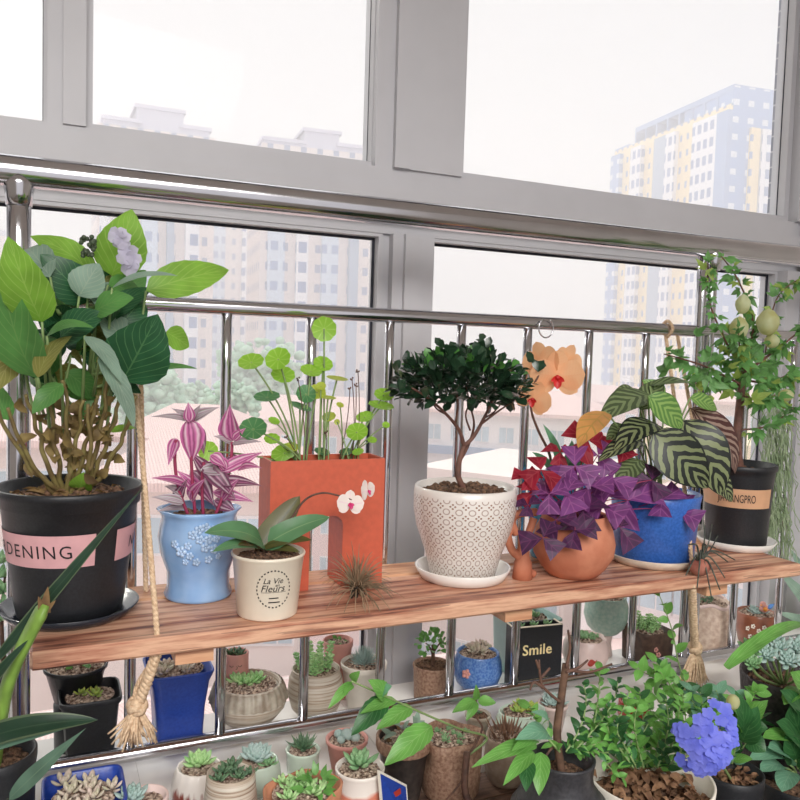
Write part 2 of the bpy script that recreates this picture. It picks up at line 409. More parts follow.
c2 = far(765, 158)
for u in [i/24 for i in range(25)]: pass
k = MB(); slab(k, b, c2, G, H+3, 14); k.build('side_wall', M['fbl'], t, smooth=False)
k = MB(); slab(k, b, c2, G, H-4, 1, .38, .58, .6); k.build('window_bay', M['fy'], t, smooth=False)
k = MB(); slab(k, b, c2, G, H-4, 1, .62, .84, .6); k.build('window_bay', M['fw'], t, smooth=False)
k = MB(); slab(k, a, b, H, H+.4, 15, 0, .14); slab(k, a, b, H+2.2, H+3.2, 15, .2, 1)
for i in range(9): slab(k, a, b, H, H+2.4, 14, .2+i*.097, .212+i*.097)
k.build('roof_frame', M['blue'], t, smooth=False)
tower('narrow pale tower beyond the yellow and blue high-rise', 742, 800, 300, 0, 210, 214, 14, M['fy'], [(.2,.5,'fw')], [])
# low houses in front: walls, roof, one mesh per window
def house(name, label, px0, px1, pyt, d0, d1, dep, wm, rows, cols, wsz, roof=1, band=True, py_=350):
    a, b = far(px0, d0), far(px1, d1); H = hgt(pyt, px0, d0); L = (b-a).length
    t = thing(name, label, 'building', a)
    mb = MB(); slab(mb, a, b, G, H, dep); mb.build('wall', M[wm], t, smooth=False)
    if roof:
        k = MB(); dd = (b-a).normalized(); nn = V((dd.y, -dd.x, 0))
        if nn.dot(CAM-a) < 0: nn = -nn
        e = .6; q = [a+nn*e-dd*e, b+nn*e+dd*e, b-nn*(dep+e)+dd*e, a-nn*(dep+e)-dd*e]; mid = [(q[0]+q[3])/2+dd*dep*.3, (q[1]+q[2])/2-dd*dep*.3]
        vs = [V((p.x, p.y, H+.02)) for p in q]+[V((p.x, p.y, H+roof)) for p in mid]+[V((p.x, p.y, H-.25)) for p in q]
        k.add(vs, ((0,1,5,4),(2,3,4,5),(3,0,4),(1,2,5),(6,9,8,7),(0,6,7,1),(1,7,8,2),(2,8,9,3),(3,9,6,0))); k.build('roof', M['roof'], t, smooth=False)
    for r in range(rows):
        z = H-1.1-r*3.0
        wsz_ = wsz*.72
        for c in range(cols):
            u = (c+.5)/cols; hw = wsz_/2/L
            k = MB(); slab(k, a, b, z-1.35, z, .3, u-hw, u+hw, .06)
            f = k.build('window_frame', M['white'], t, smooth=False)
            k = MB(); slab(k, a, b, z-1.25, z-.1, .2, u-hw*.88, u-hw*.06, .09); slab(k, a, b, z-1.25, z-.1, .2, u+hw*.06, u+hw*.88, .09); k.build('pane', M['pane'], f, smooth=False)
        if band:
            k = MB(); slab(k, a, b, z-2.35, z-1.75, .5, .03, .97, .5); k.build('balcony', M['band'], t, smooth=False)
house('terrace_house', 'beige house with two white framed windows seen behind the small bonsai trunk', 418, 575, 466, 34, 31, 9, 'cream', 3, 4, 1.9, 0, False)
house('apartment_house', 'wide pale block with a grey balcony band beyond the beige house', 425, 600, 408, 62, 60, 10, 'white', 4, 7, 1.7, 1.6)
house('apartment_house', 'pink walled block under a red roof in line with the peach orchid', 545, 690, 398, 98, 90, 10, 'pink', 4, 7, 1.6, 1.8)
house('apartment_house', 'yellow walled block at the foot of the yellow and blue high-rise', 614, 790, 432, 50, 46, 10, 'yellow', 3, 8, 1.6, 0)
house('terrace_house', 'low white house with a red roof between the first and second bars at the left', 120, 232, 436, 42, 40, 7, 'white', 3, 5, 1.5, 1.5, False)
house('terrace_house', 'low pink house with a red roof seen behind the round green leaves', 238, 385, 418, 60, 58, 9, 'pink', 4, 7, 1.5, 1.6, False)
house('terrace_house', 'cream house behind the pink and violet leafed plant', 100, 300, 480, 27, 26, 7, 'cream', 3, 6, 1.5, 1.4, False)
house('terrace_house', 'cream house seen far left behind the tall black pot', -80, 90, 440, 34, 33, 8, 'cream', 3, 5, 1.5, 1.4, False)
house('terrace_house', 'white house below the shelf on the right with a red roof', 590, 800, 520, 26, 24, 8, 'white', 2, 6, 1.5, 1.2, False)
house('apartment_house', 'cream block at the far right behind the tree trunk', 700, 830, 400, 70, 68, 8, 'cream', 4, 5, 1.6, 1)
# broad tiled roof just below the window
t = thing('tiled_roof_building', 'broad low building just below the window under a pale red ridged tile roof', 'building', (4, 14, G))
k = MB(); k.box((-12, 9, G), (26, 21, ZC-9.6)); k.build('wall', M['cream'], t, smooth=False)
k = MB(); k.add([V(p) for p in ((-13,8,ZC-10),(27,8,ZC-10),(27,15,ZC-7.6),(-13,15,ZC-7.6),(27,22,ZC-10),(-13,22,ZC-10),(-13,8,ZC-10.3),(27,8,ZC-10.3),(27,22,ZC-10.3),(-13,22,ZC-10.3))], ((0,1,2,3),(3,2,4,5),(0,6,7,1),(5,4,8,9),(6,9,8,7),(0,3,5,9,6),(1,7,8,4,2)))
k.build('roof', M['roof'], t, smooth=False)
# pier of grey bricks just outside the glass on the right
def bricks():
    n = N('grey facing tiles'); b = n.n('ShaderNodeTexBrick'); vec = n.coord('Object'); sx = n.n('ShaderNodeSeparateXYZ'); n.l(vec, sx.inputs[0])
    cb = n.n('ShaderNodeCombineXYZ'); n.l(n.math('ADD', sx.outputs[0], sx.outputs[1]), cb.inputs[0]); n.l(sx.outputs[2], cb.inputs[1]); n.l(cb.outputs[0], b.inputs[0])
    b.inputs['Color1'].default_value = rgb((150,152,160)); b.inputs['Color2'].default_value = rgb((132,136,146)); b.inputs['Mortar'].default_value = rgb((196,196,200))
    b.inputs['Scale'].default_value = 1; b.inputs['Brick Width'].default_value = .15; b.inputs['Row Height'].default_value = .045; b.inputs['Mortar Size'].default_value = .0022
    return n.bsdf(b.outputs[0], .7)
M['brick'] = bricks()
pa = P(767, 215, .75)
struct('trim_3', MB().box((pa.x, .3, G), (pa.x+1.2, .75, ZC+6)), M['brick'])
# trees
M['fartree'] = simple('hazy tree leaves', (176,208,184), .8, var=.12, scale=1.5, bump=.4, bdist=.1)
M['trunk'] = simple('bark', (112,84,66), .8, c2=(76,56,44), scale=80, bump=.5)
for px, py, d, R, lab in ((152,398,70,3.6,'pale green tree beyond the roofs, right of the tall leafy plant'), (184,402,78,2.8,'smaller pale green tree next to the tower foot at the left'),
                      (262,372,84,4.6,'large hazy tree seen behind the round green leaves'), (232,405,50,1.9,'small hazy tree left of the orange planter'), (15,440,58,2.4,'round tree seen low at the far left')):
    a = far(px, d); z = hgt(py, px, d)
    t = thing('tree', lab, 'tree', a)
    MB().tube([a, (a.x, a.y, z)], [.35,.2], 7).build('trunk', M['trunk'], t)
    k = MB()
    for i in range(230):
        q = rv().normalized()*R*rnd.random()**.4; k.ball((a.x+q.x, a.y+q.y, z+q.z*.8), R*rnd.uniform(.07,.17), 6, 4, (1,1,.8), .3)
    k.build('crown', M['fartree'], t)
# morning haze lying over the town
def haze():
    n = N('thin haze'); v = n.n('ShaderNodeVolumeScatter'); v.inputs['Color'].default_value = (1,.985,1,1); v.inputs['Density'].default_value = .007; v.inputs['Anisotropy'].default_value = .2
    n.l(v.outputs[0], n.out.inputs[1]); return n.m
hzo = MB().box((-200, 7, G-.5), (330, 260, ZC+75)).build('haze', haze(), smooth=False); tag(hzo, 'thin pale haze lying over the town outside', 'haze', kind='stuff')
# ================================================================ light
W = bpy.data.worlds.new('World'); S.world = W; W.use_nodes = True; nt = W.node_tree; nt.nodes.clear()
def wn(t, **k):
    o = nt.nodes.new(t)
    for a_, b_ in k.items(): setattr(o, a_, b_)
    return o
tc = wn('ShaderNodeTexCoord'); sp = wn('ShaderNodeSeparateXYZ'); nt.links.new(tc.outputs['Generated'], sp.inputs[0])
def mr(src, a, b, c, d):
    o = wn('ShaderNodeMapRange', interpolation_type='SMOOTHSTEP'); nt.links.new(src, o.inputs[0])
    for i, v in zip((1,2,3,4), (a,b,c,d)): o.inputs[i].default_value = v
    return o.outputs[0]
SKY_H, ROOM, ZEN = .82, .97, 1.3
f1 = mr(sp.outputs[1], -.25, .1, ROOM, SKY_H); f2 = mr(sp.outputs[2], .5, .8, 0, ZEN)
ad = wn('ShaderNodeMath', operation='ADD'); nt.links.new(f1, ad.inputs[0]); nt.links.new(f2, ad.inputs[1])
bg = wn('ShaderNodeBackground'); bg.inputs[0].default_value = (.885, .85, .87, 1); nt.links.new(ad.outputs[0], bg.inputs[1])
wo = wn('ShaderNodeOutputWorld'); nt.links.new(bg.outputs[0], wo.inputs[0])
sl = bpy.data.lights.new('sun', 'SUN'); sl.energy = 2.0; sl.angle = math.radians(16); sl.color = (1,.95,.88)
so = bpy.data.objects.new('sun', sl); COL.objects.link(so)
so.rotation_euler = V((.35, -1, -.78)).to_track_quat('-Z', 'Y').to_euler(); so.location = (0,5,6)
cl = bpy.data.lights.new('room_fill', 'AREA'); cl.shape = 'DISK'; cl.size = 1.7; cl.energy = 20; cl.spread = math.radians(75); cl.color = (1,.97,.94)  # added fill lamp, unseen behind the camera, brightens the plants and shelf
co = bpy.data.objects.new('room_fill', cl); COL.objects.link(co); co.location = (-.2, -2.3, ZC+1.15); co.rotation_euler = V((.55, 2.3, -1.75)).to_track_quat('-Z', 'Y').to_euler()
S.view_settings.view_transform = 'Standard'; S.view_settings.look = 'None'; S.view_settings.exposure = 0; S.view_settings.gamma = 1
S.cycles.use_denoising = True; S.cycles.max_bounces = 8; S.cycles.volume_bounces = 2; S.cycles.transparent_max_bounces = 16
# ================================================================ the hanging shelf and what stands on it
UP = V((0,0,1))
def tocam(p): return (CAM-V(p)).normalized()
def lp(mb, bx, by, tx, ty, w, Yb, Yt=None, shape='ovate', a=.3, b=0, bend=.08, fold=.12, **k):
    """a blade between two places seen in the picture, with its own depths; w in picture units"""
    Yt = Yb if Yt is None else Yt
    p, q = P(bx, by, Yb), P(tx, ty, Yt); n = tocam(p)+UP*a+_r0*b
    mb.leaf(p, q, w*sc((p+q)/2), n, bend, fold, shape, **k); return p, q
def rope(mb, pts, r=.003, pitch=.016):
    pts = poly(pts, 8); L = 0; acc = [0]
    for i in range(1, len(pts)): L += (pts[i]-pts[i-1]).length; acc.append(L)
    n = max(12, int(L/pitch*7)); fine = []
    j = 0
    for i in range(n+1):
        s = L*i/n
        while j < len(acc)-2 and acc[j+1] < s: j += 1
        t = (s-acc[j])/max(1e-6, acc[j+1]-acc[j]); fine.append((pts[j].lerp(pts[j+1], min(1, t)), s))
    for k in range(3):
        c = []
        for i, (p, s) in enumerate(fine):
            d = (fine[min(i+1, n)][0]-fine[max(i-1, 0)][0]).normalized(); d, sx, sy = frame(d); a = 2*PI*(s/pitch+k/3)
            c.append(p+(sx*cos(a)+sy*sin(a))*r*.5)
        mb.tube(c, r*.58, 6)
def wood(nm, a, b, dark, along=(1.2,14,14)):
    n = N(nm); v = n.coord('Object', along); f = n.noise(v, 5, 6, .6); g = n.noise(n.coord('Object', (1, 26, 26)), 4, 3)
    col = n.ramp(f, ((.33, dark), (.43, a), (.58, b), (.72, a), (.8, dark))); col = n.mix(n.math('MULTIPLY', n.math('GREATER_THAN', g, .62), .45), col, rgb(dark))
    return n.bsdf(col, .5, 0, f, .3, .0015)
M['wood'] = wood('burnt pine boards', (172,114,90), (220,176,146), (78,44,36))
M['wood2'] = wood('raw pine batten and sunlit board', (196,142,108), (216,168,132), (160,106,80))
M['jute'] = simple('jute fibre', (232,206,174), .85, c2=(200,168,136), scale=300, bump=.5)
sh = thing('hanging_shelf', 'long brown wooden shelf of two boards hung on ropes in front of the railing', 'shelf', (.28, -.11, ZS-.018))
def board(x0, x1, y0, y1, z0, z1, nm, mt, b=.0025):
    k = MB(); ring = [(y0+b,z0),(y1-b,z0),(y1,z0+b),(y1,z1-b),(y1-b,z1),(y0+b,z1),(y0,z1-b),(y0,z0+b)]
    k.grid([[V((x, (y0+y1)/2+(y-(y0+y1)/2)*s_, (z0+z1)/2+(z-(z0+z1)/2)*s_)) for y, z in ring] for x, s_ in [(x0, .9), (x0+b, 1)]+[(x0+(x1-x0)*i/30, 1) for i in range(1,30)]+[(x1-b, 1), (x1, .9)]], True, cap=True)
    return k.build(nm, mt, sh, smooth=False)
board(-.217, .787, -.203, -.078, ZS-.018, ZS, 'board', M['wood'])
board(-.217, .792, -.073, -.0195, ZS-.018, ZS, 'board', M['wood2'])  # rear board in paler pine, its sunlit strip put into the colour
for x in (-.085, .30, .62): 
    k = MB().box((x, -.19, ZS-.0345), (x+.038, -.028, ZS-.0185)); k.build('batten', M['wood2'], sh, smooth=False)
def hanger(label, top, hole, knot, tails, back):
    t = thing('jute_rope', label, 'rope', knot)
    k = MB(); a = V(top); h = V(hole)
    ring = [a+V((0, sin(u)*.0125, cos(u)*.0125)) for u in [PI*1.05, PI*1.5, 0, PI*.5, PI*.95]]
    rope(k, ring+[a.lerp(h, .5)+V((.001,0,0)), h, h-UP*.02]+[V(knot)+UP*.02, V(knot)]); rope(k, [h-UP*.0185, h.lerp(V(knot), .5)-UP*.012, V(knot)], .0058); k.build('rope', M['jute'], t)
    if back: k = MB(); rope(k, [V(back[0]), V(back[1])]); k.build('rope', M['jute'], t)
    k = MB(); c = V(knot)
    for i in range(3):
        ax, sx, sy = frame(rv()); k.tube([c+(sx*cos(u)+sy*sin(u))*.0068+ax*sin(u*2)*.003 for u in (2*PI*j/14 for j in range(15))], .0042, 7)
    k.build('knot', M['jute'], t)
    k = MB()
    for q in tails:
        q = V(q)
        for i in range(34):
            e = q+V((rnd.uniform(-.015,.015), rnd.uniform(-.008,.008), rnd.uniform(-.006,.01))); mid = (c+e)/2+rv(.005)
            k.tube(bez(c, mid, e, 6), [.0021,.0009], 5)
    k.build('frayed_end', M['jute'], t)
    return t
hanger('jute rope with a knotted frayed end hanging beside the blue square planter', P(127,302,0), PZ(157,634,ZS), P(137,706,-.175), [P(124,744,-.18), P(143,740,-.17)], [P(140,345,-.0), P(146,592,-.045)])
hanger('jute rope with a knotted frayed end below the right part of the shelf', P(667,329,0), PZ(704,578,ZS)+V((0,.02,0)), P(695,648,-.145), [P(684,690,-.15), P(700,684,-.14)], [P(677,333,0), P(712,530,-.045)])

# ---------------------------------------------------------------- pot helpers
def radius_at(pr, pot, z):
    t = (z-pot.z0)/(pot.z1-pot.z0)
    for (t0, r0), (t1, r1) in zip(pr, pr[1:]):
        if t0 <= t <= t1: return pot.rt*(r0+(r1-r0)*(t-t0)/max(1e-6, t1-t0))
    return pot.rt*pr[-1][1]
def zat(pot, y, pr, x=None):
    """height on the pot front seen at picture row y"""
    d = ray(x or 400, y); 
    c = V((pot.x-CAM.x, pot.y-CAM.y, 0)); L = c.length; px = pot.px
    d = ray(px, y); h = V((d.x, d.y, 0)).length; R = pot.rt*.9
    for _ in range(4):
        z = CAM.z+d.z*(L-R)/h; R = radius_at(pr, pot, z)
    return z
def patch(mb, pot, pr, z0, z1, a0, a1, off=.0007, n=24):
    rows = [[V((pot.x+(radius_at(pr,pot,z)+off)*cos(pot.ang+a), pot.y+(radius_at(pr,pot,z)+off)*sin(pot.ang+a), z)) for a in (a0+(a1-a0)*i/n for i in range(n+1))] for z in [z0+(z1-z0)*j/4 for j in range(5)]]
    mb.grid(rows)
def wrap(mb, pot, pr, txt, size, z, a, off=.0013, sp=1, sx=1, slant=0):
    vs, fs = words(txt, size, sp); out = []
    for v in vs:
        zz = z+v.y; r = radius_at(pr, pot, zz)+off; an = pot.ang+a+(v.x*sx+slant*v.y)/r
        out.append(V((pot.x+r*cos(an), pot.y+r*sin(an), zz)))
    mb.add(out, fs)
def mkpot(t, pot, pr, mat, th=.003, soil=.86, name='pot', rf=None, seg=48, soilmat=None, **kw):
    k = MB(); k.lathe((pot.x, pot.y), pot.prof(pr, th, soil), seg, rf, **kw); o = k.build(name, mat, t)
    if soil: 
        k = MB(); z = pot.z0+(pot.z1-pot.z0)*soil; soilbed(k, pot, max(.004, radius_at(pr, pot, z)-th*1.5)*(.93 if rf else 1), z, 110, max(.0016, pot.rt*.075), pot.rt*.07)
        k.build('soil', soilmat or M['soil'], t)
    return o
def saucer(label, pot, r, h, mat, zb, name='saucer', group=None):
    k = MB(); k.lathe((pot.x, pot.y), [(.0005, zb), (r*.84, zb), (r*.88, zb+.001), (r, zb+h), (r-.0012, zb+h+.0006), (r-.003, zb+h), (r*.84, zb+.0028), (.0005, zb+.0028)], 48)
    return tag(k.build(name, mat), label, 'saucer', group)
M['soil'] = simple('dark potting soil with bark', (66,48,38), .9, c2=(128,98,76), scale=220, bump=.8)
M['gravel'] = simple('pale gravel', (206,186,168), .8, c2=(92,68,56), scale=240, bump=.5, det=1)
M['blackpl'] = simple('black matt plastic', (30,31,35), .45, c2=(38,40,44), scale=400, bump=.15)
M['ink'] = simple('black print', (28,26,28), .6)
M['stem'] = simple('woody green stem', (132,122,72), .6, c2=(110,92,58), scale=90, bump=.3)
M['gstem'] = simple('fresh green stem', (128,152,96), .5, bump=.1)
M['brownstem'] = simple('brown stem', (104,74,60), .7, c2=(76,54,46), scale=120, bump=.4)

# ---------------------------------------------------------------- hydrangea in the tall black pot
z_ = ZS+.0035
p0 = Pot(70, z_, wb=96, wt=134, yf=624, yr=485); p0.px = 70
t = thing('potted_hydrangea', 'large leafy green plant in a tall black pot with a pink lettered band', 'potted plant', (p0.x, p0.y, z_))
pr = [(0,.74),(.1,.77),(.5,.87),(.86,.95),(.87,.99),(.94,.995),(.95,1.03),(1,1.04)]
mkpot(t, p0, pr, M['blackpl'], .004, .9)
M['pinkband'] = simple('dusty pink label', (214,164,168), .6, var=.05)
def ax_(px, pot, z=None): 
    s = (px-pot.px)*sc((pot.x, pot.y, pot.z1))/ (pot.rt*.9); return math.asin(max(-.98, min(.98, s)))
zb0, zb1 = zat(p0, 568, pr), zat(p0, 536, pr)
k = MB(); patch(k, p0, pr, zb0, zb1, -1.9, ax_(92, p0)); b_ = k.build('label_band', M['pinkband'], t)
k = MB(); wrap(k, p0, pr, 'GARDENING', .0185, (zb0+zb1)/2-.001, ax_(23, p0), sp=1.2, sx=.97); k.build('lettering', M['ink'], b_)
k = MB(); patch(k, p0, pr, zb0, zb1, ax_(111, p0), 1.9); b_ = k.build('label_band', M['pinkband'], t)
k = MB(); wrap(k, p0, pr, 'NATURE', .0175, (zb0+zb1)/2-.001, ax_(126, p0)+.47, sp=1.12); k.build('lettering', M['ink'], b_)
M['blacksaucer'] = simple('black glossy saucer', (34,40,50), .25, coat=.3)
saucer('black plastic saucer under the tall black pot', p0, p0.rt*.99, .011, M['blacksaucer'], ZS+.0002)
k = MB()
for i in range(9): a = p0.ang+rnd.uniform(.5, 1.0); r = p0.rt*.83; k.ball((p0.x+r*cos(a), p0.y+r*sin(a), ZS+.008), .0035, 6, 4, jit=.2)
M['hyL'] = leafmat('fresh green hydrangea leaf', (136,186,70), (170,208,104), 7, 1.1, .07, .45, .45)
M['hyM'] = leafmat('mid green hydrangea leaf', (94,150,78), (118,164,92), 7, 1.1, .07, .38, .42)
M['hyD'] = leafmat('dark green hydrangea leaf', (42,92,58), (92,142,90), 8, 1.1, .06, .25, .4)
M['hyG'] = leafmat('grey green leaf underside', (140,168,150), (170,190,168), 7, 1.1, .07, .35, .5)
M['hyO'] = leafmat('olive ageing leaf', (146,146,78), (176,172,110), 6, 1.1, .08, .4, .5)
HY = [ # base, tip, width, depths, material, tilt a, b, bend
 (42,322,8,236,48,-.16,-.2,'hyL',.2,-.3,.08),(36,378,2,268,52,-.14,-.17,'hyM',.1,-.5,.1),(96,276,30,236,32,-.09,-.07,'hyL',.8,.1,.12),
 (112,276,132,209,50,-.08,-.1,'hyL',.1,.2,.06),(146,291,229,270,36,-.12,-.09,'hyL',.5,.3,.08),(112,288,178,276,13,-.15,-.17,'hyG',1.6,0,.12),
 (122,381,158,314,66,-.15,-.19,'hyD',.3,.3,.06),(166,332,189,347,24,-.08,-.06,'hyL',.2,.6,.05),(122,382,198,369,13,-.13,-.13,'hyM',1.3,0,.14),
 (85,336,122,384,20,-.17,-.2,'hyG',.2,1,.12),(99,356,134,428,24,-.18,-.2,'hyG',.1,1.2,.1),(88,302,40,254,40,-.1,-.11,'hyD',.5,-.3,.1),
 (60,338,106,314,38,-.13,-.15,'hyD',.7,0,.1),(47,336,94,328,18,-.16,-.17,'hyM',1.5,0,.2),(38,378,72,336,28,-.17,-.15,'hyO',.2,-.8,.14),
 (66,372,96,398,26,-.12,-.1,'hyM',.3,.2,.1),(62,384,32,414,22,-.15,-.16,'hyM',.1,-.4,.1),(22,346,-4,392,34,-.1,-.12,'hyO',.2,-.4,.1),
 (96,322,152,288,26,-.12,-.1,'hyD',.9,.1,.08),(94,312,134,298,30,-.14,-.16,'hyM',.8,.3,.1),(92,352,70,310,40,-.08,-.06,'hyD',.3,-.2,.08),
 (110,370,92,330,40,-.1,-.08,'hyD',.3,.1,.06),(104,300,92,262,34,-.06,-.06,'hyD',.3,0,.06),(60,360,34,330,36,-.07,-.05,'hyD',.2,-.2,.06),
 (120,300,146,270,24,-.05,-.04,'hyM',.3,.3,.06),(75,420,98,398,14,-.1,-.1,'hyM',.3,0,.1),(110,432,136,428,9,-.08,-.06,'hyL',.8,0,.1),
 (100,350,138,336,30,-.06,-.05,'hyM',.6,.4,.08),(30,300,54,262,34,-.05,-.05,'hyD',.3,0,.06),(80,490,84,472,22,-.1,-.12,'hyL',.2,0,.1),(8,420,-6,380,22,-.08,-.08,'hyM',.2,-.3,.1)]
rh = random.Random(5)
for i in range(44):
    bx, by = rh.uniform(38, 132), rh.uniform(275, 392); an = rh.uniform(0, 6.28); L = rh.uniform(32, 56)
    HY.append((bx, by, bx+cos(an)*L, by-sin(an)*L*.7, L*.7, -.09+rh.uniform(-.035,.04), -.09+rh.uniform(-.05,.05), rh.choice(['hyD','hyD','hyM','hyM','hyG','hyO']), rh.uniform(.2,1.1), rh.uniform(-.5,.5), rh.uniform(.06,.16)))
stems = [((70,486),(78,440),(84,400)),((64,488),(40,440),(26,395)),((84,484),(112,440),(124,384)),((76,486),(70,430),(62,380)),((66,488),(10,455),(-4,400)),((90,484),(100,420),(112,370)),((72,486),(92,430),(98,396)),((70,488),(52,452),(50,392)),((80,488),(96,470),(88,404)),((66,490),(30,470),(8,408)),((84,488),(124,452),(136,396))]
for s_ in stems:
    q = [P(x, y, -.1-.02*i) for i, (x, y) in enumerate(s_)]; q[0] = V((p0.x+(s_[0][0]-74)*.001, p0.y, p0.z1-.014))
    qq = bez(*q, 9); qq = [v+(rv(.0022) if 0 < i_ < 9 else V((0,0,0))) for i_, v in enumerate(qq)]; MB().tube(poly(qq, 3), [.0029,.0017], 7).build('stem', M['stem'], t)
for i, (bx, by, tx, ty, w, ya, yb, mt, a, b, bend) in enumerate(HY):
    k = MB(); lp(k, bx, by, tx, ty, w, ya, yb, 'ovate', a, b, bend, .12, n=14, m=6, wav=.012, ser=.04); lf = k.build('leaf', M[mt], t)
    pb = P(bx, by, ya); e = V((p0.x+(bx-70)*.0007, p0.y+.01, p0.z1+.05+.02*(i % 4)))
    if i >= 31: e = pb+V((rnd.uniform(-.02,.02)-(pb.x-p0.x)*.3, .01, -rnd.uniform(.02,.04)))
    if by < 400: MB().tube(bez(pb, (pb+e)/2+V((0,0,-.015)), e, 6), [.0012,.002], 6).build('petiole', M['gstem'], lf)
k = MB()
for i in range(70):
    c = P(rh.gauss(78, 24), rh.uniform(398, 476), -.1+rh.uniform(-.03,.03)); d = (rv()+V((0,0,-.3))).normalized()
    if (c.x-p0.x)**2+(c.y-p0.y)**2 > .0036: continue
    k.leaf(c, c+d*rh.uniform(.01,.024), .011, tocam(c)+rv(.8), .2, .3, 'ovate', 5, 2, wav=.1)
M['wither'] = simple('withered olive brown leaves', (150,130,78), .7, c2=(104,84,56), scale=50, trans=.25); k.build('withered_leaves', M['wither'], t, 'withered olive brown small leaves')
M['palepetal'] = simple('pale lilac petals', (206,202,222), .6, trans=.3, bump=.05)
k = MB()
for x, y in ((122,240),(128,250),(133,262),(118,236),(126,256),(131,268)):
    c = P(x, y, -.13)
    for i in range(4): a = i*PI/2+rnd.random(); d = _r0*cos(a)+UP*sin(a); k.leaf(c, c+d*.011, .0115, tocam(c)+rv(.5), .1, .2, 'petal', 4, 2)
k.build('flower_cluster', M['palepetal'], t)
k = MB()
for i in range(26): c = P(88+rnd.uniform(-7,7), 246+rnd.uniform(-10,10), -.12+rnd.uniform(-.01,.01)); k.ball(c, .0025, 6, 4)
M['bud'] = simple('dark green buds', (70,84,62), .6); k.build('bud_cluster', M['bud'], t)
k = MB()
for i in range(46):
    a, r = rnd.uniform(0, 6.3), p0.rt*.8*rnd.random(); c = V((p0.x+r*cos(a), p0.y+r*sin(a), p0.z1-.012)); d = rv().normalized(); d.z = abs(d.z)*.5
    k.leaf(c, c+d*rnd.uniform(.012,.028), .009, UP+rv(.5), .2, .3, 'ovate', 4, 2, wav=.1)
M['dry'] = simple('dry curled leaves', (156,128,82), .8, c2=(112,84,58), scale=60, trans=.2); k.build('leaf_litter', M['dry'], t, kind='stuff')

# ---------------------------------------------------------------- blue vase with the pink striped plant
p1 = Pot(198, ZS+.0002, wb=64, wt=78, yf=604, yr=508); p1.px = 198
t = thing('potted_wandering_plant', 'pink and silver striped leaves in a light blue ceramic vase with raised flowers', 'potted plant', (p1.x, p1.y, ZS))
M['bluecer'] = simple('light blue glazed ceramic', (126,166,214), .18, c2=(152,186,224), scale=25, bump=.05, coat=.4)
M['bluecer2'] = simple('pale blue glazed relief', (178,204,234), .2, coat=.4)
pr = [(0,.84),(.04,.86),(.12,.78),(.3,.8),(.5,.96),(.68,1.02),(.8,.98),(.9,.93),(.96,.97),(1,1.03)]
mkpot(t, p1, pr, M['bluecer'], .004, .9, rf=lambda a, z, k: 1+.012*cos(9*a)*(1 if k > 2 else 0)+(.035*cos(a*6+1) if k in (11,12) else 0), seg=72)
k = MB()
for x, y, r in ((182,552,7),(176,545,5),(188,546,5),(192,535,6),(198,530,6),(204,528,6),(210,531,6),(199,540,6),(207,540,6),(214,540,5),(204,548,6),(212,550,6),(190,556,5),(196,562,5),(207,560,5),(216,558,4),(186,562,4)):
    zz = zat(p1, y, pr); R = radius_at(pr, p1, zz); an = p1.ang+math.asin(max(-.95, min(.95, (x-198)*sc((p1.x,p1.y,zz))/R)))
    c = V((p1.x+(R+.0005)*cos(an), p1.y+(R+.0005)*sin(an), zz)); e = V((cos(an), sin(an), 0)); tg = V((-sin(an), cos(an), 0)); q = r*.00075
    for j in range(5):
        aa = j*1.2566; k.ball(c+(tg*cos(aa)+UP*sin(aa))*q*.75, q*.55, 6, 4)
    k.ball(c+e*.0012, q*.35, 6, 4)
k.build('flower_relief', M['bluecer2'], t, 'raised pale blue blossoms')
def stripemat(nm, mid, side, edge, dark, rough=.35, trans=.35):
    n = N(nm); tc = n.n('ShaderNodeTexCoord'); sp = n.n('ShaderNodeSeparateXYZ'); n.l(tc.outputs['UV'], sp.inputs[0])
    u = n.math('ABSOLUTE', n.math('SUBTRACT', n.math('MULTIPLY', sp.outputs[0], 2), 1)); f = n.noise(n.coord('Object'), 60, 2)
    u = n.math('ADD', u, n.math('MULTIPLY', n.math('SUBTRACT', f, .5), .25))
    return n.bsdf(n.ramp(u, ((.0, mid), (.16, dark), (.34, side), (.52, edge), (.72, dark), (.9, side))), rough, trans=trans)
M['trP'] = stripemat('pink striped leaf', (226,140,192), (214,120,176), (236,206,218), (158,74,122))
M['trS'] = stripemat('silver striped leaf', (196,200,196), (214,210,214), (150,150,140), (176,140,160))
M['trD'] = stripemat('plum striped leaf', (186,120,156), (140,80,112), (216,196,204), (100,60,84))
M['maroon'] = simple('maroon stem', (150,50,84), .5)
TR = [(190,420,171,408,10,'trS'),(190,421,220,407,13,'trS'),(190,421,149,417,8,'trS'),(189,422,188,402,12,'trP'),(192,420,201,404,9,'trS'),(189,418,191,464,25,'trP'),(196,424,204,455,12,'trD'),
 (232,441,230,404,24,'trP'),(232,442,213,436,10,'trS'),(232,444,262,442,10,'trS'),(233,440,246,428,10,'trP'),(220,472,263,452,14,'trP'),(203,462,236,500,20,'trD'),(190,470,214,506,20,'trD'),(176,438,168,466,12,'trP'),
 (188,486,150,478,12,'trP'),(184,503,151,497,11,'trS'),(186,508,156,512,9,'trS'),(214,484,262,486,15,'trD'),(212,492,254,502,13,'trP'),(226,470,214,452,12,'trP'),(208,476,190,452,16,'trD'),(196,492,176,470,14,'trP'),
 (214,500,236,512,16,'trD'),(222,500,240,478,14,'trP'),(238,470,262,468,12,'trP'),(200,470,232,474,13,'trS'),(190,500,206,478,15,'trP'),(176,500,188,478,12,'trD'),(184,495,164,486,12,'trS'),(210,455,226,468,14,'trP'),(226,458,244,462,10,'trD')]
